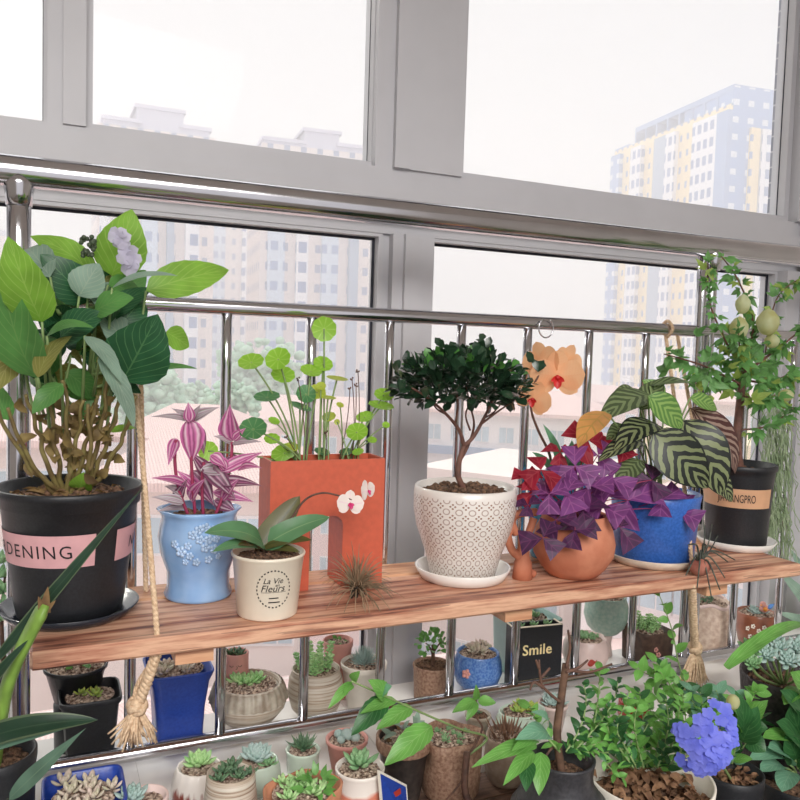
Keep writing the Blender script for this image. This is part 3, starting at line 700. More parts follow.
for st in (((190,506),(190,460),(190,421)),((222,506),(232,480),(232,442)),((205,506),(200,480),(204,462)),((182,506),(170,480),(176,440))):
    q = [P(x, y, p1.y-.005) for x, y in st]; q[0].z = p1.z1-.014; q[0].x = p1.x+(st[0][0]-198)*.0006; MB().tube(bez(*q, 8), .0019, 7).build('stem', M['maroon'], t)
for i, (bx, by, tx, ty, w, mt) in enumerate(TR):
    k = MB(); ya = p1.y+rnd.uniform(-.02, .01); lp(k, bx, by, tx, ty, w, ya, ya-rnd.uniform(-.01, .03), 'lance', rnd.uniform(.2,.8), rnd.uniform(-.4,.4), rnd.uniform(.04,.14), .35, n=9); k.build('leaf', M[mt], t)

# ---------------------------------------------------------------- orange arch planter with round leaved pennywort
A0 = PZ(309, 592, ZS); yo = A0.y+.006; x0_, x1_ = P(270,500,yo).x, P(384,500,yo).x; z1_ = P(327,460,yo).z; dpt = .052
xa, xb, za = P(310,520,yo).x, P(343,520,yo).x, P(330,516,yo).z
t = thing('arch_planter', 'orange arch shaped planter full of round green coin leaves', 'potted plant', ((x0_+x1_)/2, yo+dpt/2, ZS))
M['orange'] = simple('orange terracotta plastic', (194,90,64), .5, var=.06, scale=120, bump=.1, trans=0)
rad = .012; cols = [x0_]+[xa]
xs = [(x0_, 0), (x0_+.002, 0), (xa, 0), (xa, 1)]
for i in range(1, 7): xs.append((xa+rad*(1-cos(i*PI/12)), 1))
for i in range(6, 0, -1): xs.append((xb-rad*(1-cos(i*PI/12)), 1))
xs += [(xb, 1), (xb, 0), (x1_-.002, 0), (x1_, 0)]
def zbot(x, o):
    if not o: return ZS+.0003
    d = min(x-xa, xb-x)
    return za-rad+math.sqrt(max(0, rad**2-(rad-min(d, rad))**2))
k = MB(); wt_ = .003
rows = []
for yy in (yo, yo+dpt): rows.append([V((x, yy, zbot(x, o)+.0)) for x, o in xs]+[V((x, yy, z1_)) for x, o in reversed(xs)])
n_ = len(xs)
for yy, flip in ((yo, 0), (yo+dpt, 1)):
    k.grid([[V((x, yy, zbot(x, o))) for x, o in xs], [V((x, yy, z1_-.0015)) for x, o in xs]])
k.grid([[V((x, yo, zbot(x, o))) for x, o in xs], [V((x, yo+dpt, zbot(x, o))) for x, o in xs]])
for x in (x0_, x1_): k.grid([[V((x, yo, ZS+.0003)), V((x, yo+dpt, ZS+.0003))], [V((x, yo, z1_-.0015)), V((x, yo+dpt, z1_-.0015))]])
rim = [(x0_, yo), (x1_, yo), (x1_, yo+dpt), (x0_, yo+dpt)]; inn = [(x0_+wt_, yo+wt_), (x1_-wt_, yo+wt_), (x1_-wt_, yo+dpt-wt_), (x0_+wt_, yo+dpt-wt_)]
k.grid([[V((*p, z1_-.0015)) for p in rim], [V((p[0]*.998+.002*(x0_+x1_)/2, p[1], z1_)) for p in rim], [V((*p, z1_)) for p in inn], [V((*p, z1_-.022)) for p in inn]], True)
k.build('planter', M['orange'], t, smooth=False)
k = MB(); k.box((x0_+wt_+.0005, yo+wt_+.0005, z1_-.024), (x1_-wt_-.0005, yo+dpt-wt_-.0005, z1_-.01)); k.build('soil', M['soil'], t, smooth=False)
def coinmat(nm, c, v):
    n = N(nm); tc = n.n('ShaderNodeTexCoord'); sp = n.n('ShaderNodeSeparateXYZ'); n.l(tc.outputs['UV'], sp.inputs[0])
    fr = n.math('ABSOLUTE', n.math('SUBTRACT', n.math('FRACT', n.math('MULTIPLY', sp.outputs[0], 9)), .5)); h = n.math('LESS_THAN', fr, .09)
    h2 = n.math('MAXIMUM', h, n.math('LESS_THAN', sp.outputs[1], .12))
    return n.bsdf(n.mix(n.math('MULTIPLY', h2, .5), rgb(c), rgb(v)), .4, 0, h, .15, .0005, .45)
M['coinL'] = coinmat('bright coin leaf', (150,204,66), (196,228,120)); M['coinD'] = coinmat('deep coin leaf', (84,140,88), (140,176,120)); M['coinY'] = coinmat('yellowing coin leaf', (188,204,80), (220,224,130))
PW = [(251,362,13,8,'L',303),(278,359,13,11,'L',300),(283,375,12,8,'L',296),(311,371,11,5.5,'L',302),(324,329,12.5,13,'L',326),(323,364,10,7,'L',322),(306,394,10,9,'D',300),(317,392,9,7,'Y',308),(267,397,13,5,'D',298),
 (253,429,14,11,'D',304),(284,453,13,8,'L',300),(274,421,6,3,'L',303),(272,439,8,5,'L',300),(321,386,5,4,'Y',316),(329,417,7,4.5,'Y',325),(340,405,4,2.4,'Y',345),(337,422,3,3,'Y',346),(384,395,10,6,'L',352),(381,406,13,3.5,'L',350),(365,417,9,5,'L',350),
 (357,432,11,8.5,'L',340),(386,425,4,3,'L',350),(337,379,11,1.8,'Y',325),(328,398,8,1.5,'Y',322),(208,451,10,12,'L',290),(372,440,5,3,'L',350),(322,452,8,3,'D',324),(300,407,12,2,'D',300),(346,452,7,3,'D',345),(292,447,7,4,'Y',303),(358,452,6,3,'L',355)]
for cx, cy, rx, ry, mt, bx in PW:
    yy = yo+dpt/2+(rnd.uniform(-.02,.02) if cx > 230 else .02); c = P(cx, cy, yy); R = rx*sc(c); f = min(1, ry/rx)
    n_v = (tocam(c)*f+(UP+_r0*rnd.uniform(-.4,.4)).normalized()*math.sqrt(1-f*f)+_r0*rnd.uniform(-.1,.1)).normalized(); d, sx, sy = frame(n_v)
    rows = []; uv = []
    for i in range(5):
        q = i/4
        for j in range(28): uv.append((j/28, q))
        rows.append([c+(sx*cos(a)+sy*sin(a))*R*max(q,.02)*(1+(.035*cos(a*9) if q == 1 else 0))+n_v*(R*.12*(q*q-.3)) for a in (2*PI*j/28 for j in range(28))])
    k = MB(); k.grid(rows, True, uv); lf = k.build('leaf', M['coin'+mt], t)
    b = V((P(bx, 460, yo+dpt/2).x, yo+dpt/2+rnd.uniform(-.015,.015), z1_-.011)); b.x = max(x0_+.008, min(x1_-.008, b.x)); c2 = c-n_v*R*.03
    mid = (b+c2)/2+V(((b.x-c2.x)*.25, 0, .004)); MB().tube(bez(b, mid, c2, 10), .0008 if rx < 8 else .0011, 6).build('petiole', M['gstem'], lf)
k = MB()
for x, y, bx in ((350,389,338),(352,379,352),(358,371,356),(298,379,305),(356,385,350),(326,432,322),(286,437,300)):
    e = P(x, y, yo+dpt/2-.01); b = V((P(bx, 460, yo+dpt/2).x, yo+dpt/2, z1_-.011)); k.tube(bez(b, (b+e)/2+V((.006,0,0)), e, 8), .0006, 5)
    for i in range(4): k.ball(e+rv(.0018), .0012, 6, 4)
k.build('flower_stalks', M['brownstem'], t)

# ---------------------------------------------------------------- cream pot, moth orchid
p2_ = Pot(267, ZS+.0002, wb=60, wt=72, yf=622, yr=551); p2_.px = 268
t = thing('potted_orchid', 'small moth orchid in a cream metal pot with a dashed oval printed on it', 'potted plant', (p2_.x, p2_.y, ZS))
M['cream2'] = simple('cream enamel', (228,218,200), .35, var=.02, bump=.02, coat=.2)
pr = [(0,.82),(.03,.83),(.94,.98),(.955,1.01),(.985,1.025),(1,1.01)]
mkpot(t, p2_, pr, M['cream2'], .0018, .9)
k = MB(); zc = (zat(p2_, 572, pr)+zat(p2_, 607, pr))/2; hh = (zat(p2_, 570, pr)-zat(p2_, 608, pr))/2; ww_ = 17*sc(p2_.c)
def onpot(pot, pr, dx, z, off=.0006): R = radius_at(pr, pot, z)+off; a = pot.ang+dx/R; return V((pot.x+R*cos(a), pot.y+R*sin(a), z))
xo = 6*sc(p2_.c)
for i in range(30):
    a0 = 2*PI*i/30; q = [onpot(p2_, pr, xo+ww_*cos(a0+j*.035)*s_, zc+hh*sin(a0+j*.035)*s_) for s_ in (1, .93) for j in range(4)]
    k.grid([q[:4], q[4:]])
for z, x0__, x1__ in ((zc-hh*.18, -.9, .9), (zc-hh*.5, -.34, .34), (zc-hh*.72, -.38, .44)):
    n_ = 1 if x1__ > .8 else 3
    k.grid([[onpot(p2_, pr, xo+ww_*(x0__+(x1__-x0__)*i/10)*.8, z+(j*.0004*n_)) for i in range(11)] for j in (0, 1)])
wrap(k, p2_, pr, 'La Vie', .0085, zc+hh*.42, xo/p2_.rt, .0006, slant=.3); wrap(k, p2_, pr, 'en', .005, zc+hh*.2, xo/p2_.rt+.12, .0006, slant=.3); wrap(k, p2_, pr, 'Fleurs', .0105, zc+hh*.02, xo/p2_.rt, .0006, slant=.25)
k.build('printed_emblem', M['ink'], t, 'black dashed oval with script lettering')
M['orL'] = leafmat('thick orchid leaf', (86,128,88), (130,160,112), 0, 0, .1, .12, .35, coat=.15); M['orB'] = leafmat('bronze orchid leaf', (92,92,50), (66,74,46), 0, .3, .2, .3, .35)
yy = p2_.y
for bx, by, tx, ty, w, dy, mt, a, bend in ((264,545,204,533,28,-.02,'orL',1.0,.16),(262,548,212,552,17,-.03,'orL',1.2,.12),(262,545,300,496,26,.01,'orB',.1,.03),(264,546,330,517,24,-.005,'orL',.6,.12),(262,547,312,540,15,-.02,'orB',1.2,.1),(256,550,238,545,13,-.025,'orB',1,.1),(268,548,300,552,10,-.02,'orB',1,.1)):
    k = MB(); lp(k, bx, by, tx, ty, w, yy, yy+dy, 'strap', a, 0, bend, .18, n=12, m=6); k.build('leaf', M[mt], t)
sp_ = [P(268,545,yy), P(290,520,yy+.0), P(305,500,yy), P(322,493,yy-.005), P(340,496,yy-.01), P(352,500,yy-.012)]
MB().tube(poly(sp_, 6), [.0014,.0009], 6).build('flower_stalk', M['brownstem'], t)
M['whitepet'] = leafmat('white petals', (240,232,226), (236,214,220), 0, 0, .2, .3, .6, var=.02); M['pinklip'] = simple('magenta lip', (206,60,120), .5, trans=.2)
def moth(t, c, R, nrm, mp, ml, roll=0, liplabel='magenta lip'):
    c = V(c); d, sx, sy = frame(nrm); 
    if sy.z < 0: sx, sy = -sx, -sy
    k = MB()
    for a, L, w, o in ((90,1,.75,0),(215,.95,.68,0),(325,.95,.68,0),(8,1.02,1.15,.002),(172,1.02,1.15,.002)):
        a = math.radians(a+roll); e = sx*cos(a)+sy*sin(a); k.leaf(c+e*R*.05+d*o, c+e*R*L+d*o, R*w, d, -.06, -.06, 'petal', 8, 6, wav=.01)
    f = k.build('flower', mp, t)
    k = MB(); e = -sy
    k.leaf(c+d*.001, c+e*R*.42+d*R*.25, R*.3, d, .1, .4, 'petal', 5, 4)
    for s_ in (-1, 1): k.leaf(c+d*.001, c+(e*.12+sx*s_*.25)*R+d*R*.25, R*.2, d, .1, .4, 'petal', 5, 4)
    k.ball(c+d*R*.12, R*.1, 8, 5); k.build('lip', ml, f, liplabel)
moth(t, P(350,504,yy-.014), 14.5*sc(p2_.c), tocam(p2_.c)+V((.2,0,-.1)), M['whitepet'], M['pinklip'], 6)
moth(t, P(367,491,yy-.01), 12*sc(p2_.c), tocam(p2_.c)+_r0*1.2, M['whitepet'], M['pinklip'], -10)

# ---------------------------------------------------------------- air plant
c = PZ(362, 604, ZS); c = V((c.x, c.y+.018, ZS)); t = thing('air_plant', 'small brown spiky air plant lying on the shelf edge by the orange arch', 'plant', c)
k = MB()
for i in range(120):
    a = rnd.uniform(0, 2*PI); el = rnd.uniform(-.1, 1.45); L = rnd.uniform(.028, .056); d = V((cos(a)*cos(el), sin(a)*cos(el), sin(el)))
    b = c+UP*.012+d*.004; e = b+d*L; e.z -= L*.5*(1-el/1.6); e.z = max(ZS+.002, e.z); mid = b+d*L*.6+UP*.006; mid.z = max(mid.z, ZS+.004)
    k.tube(bez(b, mid, e, 6), [.0013,.0003], 5, squash=.5)
M['airp'] = simple('brown grey air plant blades', (156,130,104), .7, c2=(112,104,82), scale=40); k.build('blades', M['airp'], t)
k = MB(); 
for i in range(24): q = rv(.007); k.ball(c+UP*.0115+q, .0028, 6, 4, jit=.2)
M['darkcore'] = simple('dark withered core', (50,42,34), .9); k.build('core', M['darkcore'], t)

# ---------------------------------------------------------------- white lattice pot with little tree
p3 = Pot(462, ZS+.0035, wb=66, wt=103, yf=583, yr=486); p3.px = 463
t = thing('potted_bonsai', 'small dark leaved tree in a white pot with a pierced lattice pattern', 'potted plant', (p3.x, p3.y, ZS+.0035))
def lattice():
    n = N('white ceramic lattice'); tc = n.n('ShaderNodeTexCoord'); sp = n.n('ShaderNodeSeparateXYZ'); n.l(tc.outputs['Object'], sp.inputs[0])
    an = n.math('ARCTAN2', sp.outputs[1], sp.outputs[0])
    fx = n.math('ABSOLUTE', n.math('SUBTRACT', n.math('FRACT', n.math('MULTIPLY', an, 26/(2*PI))), .5)); fz = n.math('ABSOLUTE', n.math('SUBTRACT', n.math('FRACT', n.math('MULTIPLY', sp.outputs[2], 76)), .5))
    mx, mn = n.math('MAXIMUM', fx, fz), n.math('MINIMUM', fx, fz)
    def dist(ax, ay): return n.math('SQRT', n.math('ADD', n.math('POWER', ax, 2), n.math('POWER', ay, 2)))
    h1 = n.math('LESS_THAN', dist(n.math('SUBTRACT', mx, .19), mn), .085)
    c_ = dist(n.math('SUBTRACT', fx, .5), n.math('SUBTRACT', fz, .5)); h2 = n.math('MULTIPLY', n.math('LESS_THAN', c_, .3), n.math('GREATER_THAN', c_, .21))
    h = n.math('MULTIPLY', n.math('MAXIMUM', h1, n.math('MULTIPLY', h2, .7)), n.math('LESS_THAN', sp.outputs[2], (p3.z1-p3.z0)*.93))
    col = n.mix(h, rgb((226,220,214)), rgb((150,116,98))); return n.bsdf(col, .3, 0, n.math('SUBTRACT', 1, h), .7, .0015, coat=.2)
M['lattice'] = lattice(); M['whitecer'] = simple('white ceramic', (232,228,222), .25, var=.02, bump=.02, coat=.3)
pr = [(0,.62),(.02,.64),(.25,.74),(.55,.93),(.75,1.0),(.93,1.0),(1,.985)]
mkpot(t, p3, pr, M['lattice'], .0045, .93)
saucer('round white ceramic saucer under the white lattice pot', p3, 48*sc(p3.c), .015, M['whitecer'], ZS+.0002)
yy = p3.y; base = V((p3.x, p3.y, p3.z0+(p3.z1-p3.z0)*.93))
M['bark2'] = simple('reddish brown bark', (122,84,70), .7, c2=(90,62,54), scale=90, bump=.5)
T0 = P(459, 462, yy); T1 = P(464, 446, yy)
br = [([base, P(458,476,yy), T0, T1], .0044, .0032), ([T1, P(459,430,yy-.005), P(446,414,yy-.01), P(428,398,yy-.02), P(412,388,yy-.03)], .0027, .001),
      ([T1, P(474,436,yy), P(484,418,yy), P(492,402,yy-.01), P(500,388,yy-.01)], .003, .0011), ([T0, P(468,446,yy+.01), P(474,425,yy+.02), P(470,405,yy+.03), P(466,385,yy+.035)], .0022, .0009),
      ([P(480,425,yy), P(500,410,yy-.01), P(522,396,yy-.01)], .0016, .0008), ([P(455,424,yy-.005), P(458,405,yy-.02), P(455,385,yy-.04)], .0016, .0008), ([P(470,430,yy), P(466,412,yy-.02), P(480,390,yy-.04)], .0014, .0007),
      ([P(446,414,yy-.01), P(436,408,yy+.02), P(425,390,yy+.04)], .0014, .0007), ([P(484,418,yy), P(494,412,yy+.03), P(508,395,yy+.04)], .0014, .0007)]
for i, (q, ra, rb) in enumerate(br): MB().tube(poly(q, 5), [ra, rb], 8).build('trunk' if i == 0 else 'branch', M['bark2'], t)
M['fic'] = leafmat('dark glossy leaf', (40,66,46), (70,100,64), 0, 0, .08, .12, .28, var=.35, coat=.2); M['ficL'] = leafmat('young green leaf', (88,150,70), (130,180,90), 0, 0, .08, .3, .35)
cc = P(463, 383, yy); k = MB(); k2 = MB(); s_ = sc(cc)
n_ = 0
while n_ < 1150:
    q = rv(); 
    if q.length > 1 or q.z < -.55: continue
    if q.length < .45: continue
    c = cc+V((q.x*70*s_, q.y*.068, q.z*31*s_)) + UP*(abs(q.x)*-4*s_)
    if c.y > -.014: continue
    d = (V((q.x, q.y, q.z*.6+.35))+rv(.7)).normalized(); L = rnd.uniform(.012, .021); nn = UP*.9+d*.3+rv(.5)
    (k2 if (q.z > .35 and rnd.random() < .22) else k).leaf(c, c+d*L, L*.6, nn, .06, .15, 'obov', 4, 2); n_ += 1
for x, y in ((444,348),(480,342),(486,350),(402,358),(396,372),(400,392),(538,372),(534,362)):
    for j in range(3): c = P(x, y, yy+rnd.uniform(-.02,.02)); d = (rv()+UP*.6).normalized(); k.leaf(c, c+d*.018, .01, tocam(c)+rv(.5), .06, .15, 'obov', 4, 2)
k.build('foliage', M['fic'], t); k2.build('foliage', M['ficL'], t, 'lighter young leaves')

# ---------------------------------------------------------------- peach orchid behind
p4 = Pot(552, ZS+.0002, wt=50, wb=40, yr=474, Y=-.055); p4.px = 552
t = thing('potted_orchid', 'moth orchid with large peach flowers in a teal blue pot', 'potted plant', (p4.x, p4.y, ZS))
M['tealcer'] = simple('teal blue glaze', (72,150,190), .25, coat=.3)
pr = [(0,.72),(.05,.75),(.9,.97),(1,1)]
mkpot(t, p4, pr, M['tealcer'], .003, .9)
M['orG'] = leafmat('green orchid leaf', (96,150,112), (150,186,150), 0, 0, .1, .25, .35)
for bx, by, tx, ty, w in ((556,478,543,424,12),(562,478,572,440,16),(554,476,592,452,16),(550,478,532,452,12)):
    k = MB(); lp(k, bx, by, tx, ty, w, p4.y, p4.y-.02, 'strap', .5, .4, .16, .2, n=10); k.build('leaf', M['orG'], t)
ya = -.085
MB().tube(poly([V((p4.x, p4.y, p4.z1-.012)), P(550,456,-.065), P(538,430,-.08), P(531,408,ya), P(534,385,ya), P(548,360,ya)], 6), [.0022,.0013], 7).build('flower_stalk', M['brownstem'], t)
M['peach'] = leafmat('peach petals', (246,196,150), (240,170,124), 9, .3, .06, .45, .55, var=.05, vstr=.25); M['redlip'] = simple('red lip', (206,44,44), .45, trans=.2)
s_ = sc(P(556,375,ya)); tcv = tocam(P(556,375,ya))
for x, y, R, nx, dy, rl in ((557,377,27,.15,-.012,0),(541,362,21,-.6,.008,-15),(567,362,19,.7,.012,20),(533,399,19,-.2,-.004,25)):
    moth(t, P(x, y, ya+dy), R*s_, tcv+_r0*nx+UP*(-.15), M['peach'], M['redlip'], rl, 'red lip')

# ---------------------------------------------------------------- terracotta jug with purple shamrock
p5 = Pot(572, ZS+.0002, wb=52, wt=66, yf=581, yr=514); p5.px = 572
t = thing('potted_shamrock', 'purple shamrock plant in a round terracotta jug with two looped handles', 'potted plant', (p5.x, p5.y, ZS))
M['terra'] = simple('matt terracotta', (200,130,100), .75, c2=(184,112,84), scale=40, bump=.15)
pr = [(0,.72),(.02,.76),(.15,.98),(.35,1.2),(.55,1.24),(.78,1.14),(.93,1.0),(1,1.0)]
mkpot(t, p5, pr, M['terra'], .005, .9)
q = p5.y+.004
for pts in (((536,512),(518,514),(512,522),(516,534)),((534,518),(528,535),(521,550),(524,568),(534,574)),((514,524),(508,535),(512,550),(521,558))):
    MB().tube(poly([P(x, y, q) for x, y in pts], 6), .0052, 10).build('handle', M['terra'], t)
MB().lathe((P(523,560,q).x, q), [(.0005, ZS+.0005), (.013, ZS+.0005), (.0115, ZS+.02), (.008, ZS+.03), (.007, ZS+.06), (.0005, ZS+.062)], 20).build('spout', M['terra'], t)
def oxmat(nm, c, v, tr): return leafmat(nm, c, v, 3, 1.6, .1, tr, .5, var=.25)
M['oxP'] = oxmat('violet shamrock leaflet', (126,64,130), (170,100,160), .35); M['oxD'] = oxmat('dark plum leaflet', (72,34,74), (110,50,96), .25); M['oxR'] = oxmat('red backlit leaflet', (176,44,66), (200,80,90), .6)
def triad(t, x, y, Y, R, mt, ori, tiltv=None, stemto=None):
    c = P(x, y, Y); Rm = R*sc(c); nn = (tocam(c)*rnd.uniform(.5,1)+UP*rnd.uniform(.3,.9)+_r0*rnd.uniform(-.4,.4)).normalized(); d, sx, sy = frame(nn)
    k = MB()
    for j in range(3):
        a = math.radians(ori+120*j+rnd.uniform(-12,12)); e = sx*cos(a)+sy*sin(a); f = nn.cross(e); L = Rm*rnd.uniform(.9,1.1); dr = -nn*L*rnd.uniform(.0,.35)
        vs = [c, c+e*L*.5-f*L*.4+nn*L*.06+dr*.35, c+e*L*.5+dr*.35, c+e*L*.5+f*L*.4+nn*L*.06+dr*.35, c+e*L*1.0-f*L*.62+dr, c+e*L*1.0+dr*.85, c+e*L*1.0+f*L*.62+dr]
        k.add(vs, ((0,1,2),(0,2,3),(1,4,5,2),(2,5,6,3)), [(.5,0),(.1,.6),(.5,.5),(.9,.6),(0,1),(.5,.9),(1,1)])
    lf = k.build('leaf', M[mt], t, smooth=False)
    if stemto is not None: 
        b = V(stemto)+V((rnd.uniform(-.012,.012), rnd.uniform(-.012,.012), 0)); MB().tube(bez(b, (b+c)/2+UP*.02, c, 8), .0007, 5).build('petiole', M['maroon'], lf)
b5 = V((p5.x, p5.y, p5.z1-.008)); yy = p5.y
OX = [(541,470,20,'oxR',100,-.02),(527,477,17,'oxR',30,-.01),(560,474,18,'oxP',60,-.01),(549,494,22,'oxP',20,-.03),(575,466,24,'oxP',80,-.02),(566,492,26,'oxP',0,-.035),(590,486,27,'oxP',40,-.03),(611,478,25,'oxP',90,-.02),
 (583,510,26,'oxD',15,-.04),(603,506,28,'oxP',70,-.035),(628,500,30,'oxP',30,-.02),(556,520,22,'oxD',50,-.045),(543,538,24,'oxD',100,-.05),(620,527,24,'oxD',10,-.03),
 (662,500,22,'oxP',20,-.03),(680,512,24,'oxP',80,-.03),(652,480,22,'oxD',0,-.03),(598,455,22,'oxP',120,-.0),(588,440,26,'oxR',175,.01),(618,445,20,'oxR',5,.0),(560,452,17,'oxR',40,.01),(533,492,18,'oxR',70,-.01),(575,530,20,'oxD',35,-.05),(528,505,15,'oxD',20,-.02)]
for x, y, R, mt, o, dy in OX: triad(t, x, y, yy+dy, R*.92, mt, o, None, b5)

# ---------------------------------------------------------------- blue pot with the patterned leaves
p6 = Pot(652, ZS+.0035, wb=76, wt=88, yf=567, yr=492); p6.px = 652
t = thing('potted_calathea', 'plant with large dark striped leaves in a bright blue pot', 'potted plant', (p6.x, p6.y, ZS+.0035))
M['bluepot'] = simple('blue speckled glaze', (60,112,196), .35, c2=(46,94,174), scale=300, bump=.1, coat=.15)
pr = [(0,.84),(.03,.88),(.9,.97),(1,1)]
mkpot(t, p6, pr, M['bluepot'], .004, .9)
M['beige'] = simple('beige glazed saucer', (206,190,172), .4)
saucer('beige saucer under the bright blue pot', p6, 46*sc(p6.c), .012, M['beige'], ZS+.0002)
def calmat(nm, lite, dark, nv, back=None):
    lite = tuple(int(v*.9+20*.1) for v in lite)
    n = N(nm); tc = n.n('ShaderNodeTexCoord'); sp = n.n('ShaderNodeSeparateXYZ'); n.l(tc.outputs['UV'], sp.inputs[0])
    f = n.noise(n.coord('Object'), 45, 2); u = n.math('ABSOLUTE', n.math('SUBTRACT', n.math('MULTIPLY', sp.outputs[0], 2), 1))
    ph = n.math('FRACT', n.math('ADD', n.math('SUBTRACT', n.math('MULTIPLY', sp.outputs[1], nv), n.math('MULTIPLY', u, nv*.3)), n.math('MULTIPLY', f, 1.1)))
    h = n.math('GREATER_THAN', ph, n.math('ADD', .52, n.math('MULTIPLY', u, -.12))); e = n.math('GREATER_THAN', u, .92)
    col = n.mix(n.math('MAXIMUM', h, e), rgb(lite), rgb(dark)); return n.bsdf(col, .4, 0, h, .2, .001, .3)
M['caD'] = calmat('striped calathea leaf', (152,164,116), (36,42,38), 6.5); M['caL'] = calmat('light calathea leaf', (160,200,110), (96,140,70), 7); M['caR'] = calmat('calathea leaf underside', (176,150,136), (84,52,50), 8)
M['caM'] = calmat('mid green calathea leaf', (140,160,110), (78,94,62), 7); M['caO'] = leafmat('orange ageing leaf', (236,178,104), (206,170,90), 5, .5, .1, .5)
yy = p6.y
CA = [(682,420,722,496,50,-.04,-.07,'caD',.4,.3,.14),(652,432,708,488,48,-.05,-.08,'caD',.3,-.1,.12),(657,424,614,452,34,-.03,-.05,'caD',.6,-.3,.14),(648,396,682,428,30,-.05,-.05,'caL',.5,0,.1),(650,386,702,394,15,-.0,.02,'caM',1.5,0,.12),
 (652,396,597,424,34,-.01,-.02,'caM',.7,-.3,.14),(690,408,735,474,34,.0,.0,'caR',.1,.9,.16),(712,468,732,502,20,-.03,-.03,'caD',.2,.4,.05),(644,442,598,462,24,-.03,-.05,'caD',.6,-.3,.1),(690,398,717,410,18,-.02,-.02,'caL',.5,.2,.1),
 (606,412,578,448,30,-.02,-.04,'caO',.2,-.5,.1),(640,398,610,398,26,.01,.02,'caM',1,0,.16),(664,398,642,380,20,.01,.02,'caL',.6,0,.1),(640,460,616,486,26,-.03,-.04,'caM',.3,-.3,.1),(676,450,690,486,30,-.02,-.03,'caD',.3,.2,.1),(640,410,662,380,24,.0,.01,'caM',.5,0,.1),(630,430,606,440,24,.0,-.01,'caM',.6,0,.1)]
for i, (bx, by, tx, ty, w, dy0, dy1, mt, a, b, bend) in enumerate(CA):
    k = MB(); pb, pt = lp(k, bx, by, tx, ty, w, yy+dy0, yy+dy1, 'ovate', a, b, bend, .14, n=14, m=6, wav=.012); lf = k.build('leaf', M[mt], t)
    e = V((p6.x+rnd.uniform(-.012,.012), p6.y+rnd.uniform(-.01,.01), p6.z1-.008)); MB().tube(bez(e, (e+pb)/2+UP*.02, pb, 8), .0012, 6).build('petiole', M['gstem'], lf)

# ---------------------------------------------------------------- black lettered pot with the lantern tree
p7 = Pot(735, ZS+.0035, wb=56, wt=68, yf=549, yr=463); p7.px = 735
t = thing('potted_tree', 'tree with pale lantern flowers in a black pot with a tan lettered band', 'potted plant', (p7.x, p7.y, ZS+.0035))
pr = [(0,.82),(.04,.84),(.86,.96),(.87,.97),(.93,.98),(.94,1.03),(1,1.04)]
mkpot(t, p7, pr, M['blackpl'], .0035, .9)
saucer('white dish under the black pot with the tan lettered band', p7, 38*sc(p7.c), .012, M['whitecer'], ZS+.0002)
M['tanband'] = simple('tan label', (206,160,124), .6, var=.05)
zb0, zb1 = zat(p7, 508, pr), zat(p7, 489, pr); k = MB(); patch(k, p7, pr, zb0, zb1, -1.5, ax_(764, p7)*.9); b_ = k.build('label_band', M['tanband'], t)
k = MB(); wrap(k, p7, pr, 'JIAYIANGPRO', .0175, (zb0+zb1)/2-.0005, ax_(734, p7), sx=.52); k.build('lettering', M['ink'], b_)
yy = p7.y; b7 = V((p7.x, p7.y, p7.z1-.01)); J = P(742, 385, yy)
BR = [([b7, P(737,440,yy), P(739,412,yy), J, P(746,366,yy)], .0068, .0052), ([P(744,372,yy), P(726,342,yy-.01), P(709,300,yy-.01), P(708,262,yy-.02)], .002, .0008), ([P(746,368,yy), P(753,322,yy), P(738,280,yy-.01), P(721,256,yy-.01)], .002, .0008),
 ([P(746,372,yy), P(776,350,yy-.01), P(806,326,yy-.02)], .0026, .001), ([J, P(704,366,yy-.02), P(664,354,yy-.04)], .0022, .0008), ([P(738,430,yy), P(768,426,yy-.01), P(794,408,yy-.02)], .0017, .0008), ([P(744,380,yy), P(770,382,yy+.02), P(796,370,yy+.03)], .002, .0008),
 ([J, P(720,384,yy+.02), P(694,378,yy+.03)], .0018, .0007), ([P(744,376,yy), P(740,350,yy-.04), P(738,330,yy-.05)], .0016, .0007), ([P(765,355,yy), P(776,300,yy), P(800,278,yy)], .0013, .0006), ([P(740,395,yy), P(760,400,yy-.03), P(775,395,yy-.05)], .0015, .0007)]
for i, (q, ra, rb) in enumerate(BR): MB().tube(poly(q, 6), [ra, rb], 8).build('trunk' if i == 0 else 'branch', M['bark2'], t)
M['abu'] = leafmat('green lobed leaf', (100,154,84), (140,184,108), 4, 1.2, .07, .35, .45, var=.3); M['abuY'] = leafmat('yellow green leaf', (150,178,84), (186,200,120), 4, 1.2, .07, .4, .5)
k = MB(); k2 = MB()
def lobed(mb, c, d, L, nn):
    d, nn = V(d).normalized(), V(nn); f = d.cross(nn).normalized(); mb.leaf(c, c+d*L, L*.42, nn, .06, .15, 'lance', 5, 2)
    for s_ in (-1, 1): mb.leaf(c, c+(d*.6+f*s_*.6)*L*.75, L*.3, nn, .06, .15, 'lance', 4, 2)
for q, ra, rb in BR[1:]:
    pts = poly(q, 8)
    for p in pts[3:]:
        for j in range(2 if rnd.random() < .8 else 1): d = (rv()+V((0,-.2,-.2))).normalized(); c = p+d*.006; lobed(k2 if rnd.random() < .2 else k, c, d, rnd.uniform(.012,.026), tocam(c)+UP*.8+rv(.6))
for i in range(88):
    x, y = rnd.gauss(752, 30), rnd.gauss(370, 17)
    if y < 330 or y > 404: continue
    c = P(x, y, yy+rnd.uniform(-.055,.05)); d = (rv()+V((0,0,-.3))).normalized(); lobed(k2 if rnd.random() < .15 else k, c, d, rnd.uniform(.014,.034), tocam(c)+UP*.8+rv(.7))
k.build('foliage', M['abu'], t); k2.build('foliage', M['abuY'], t, 'yellow green leaves')
M['lantern'] = simple('pale green lantern flower', (222,228,190), .6, c2=(206,204,146), scale=40, trans=.5, bump=.1)
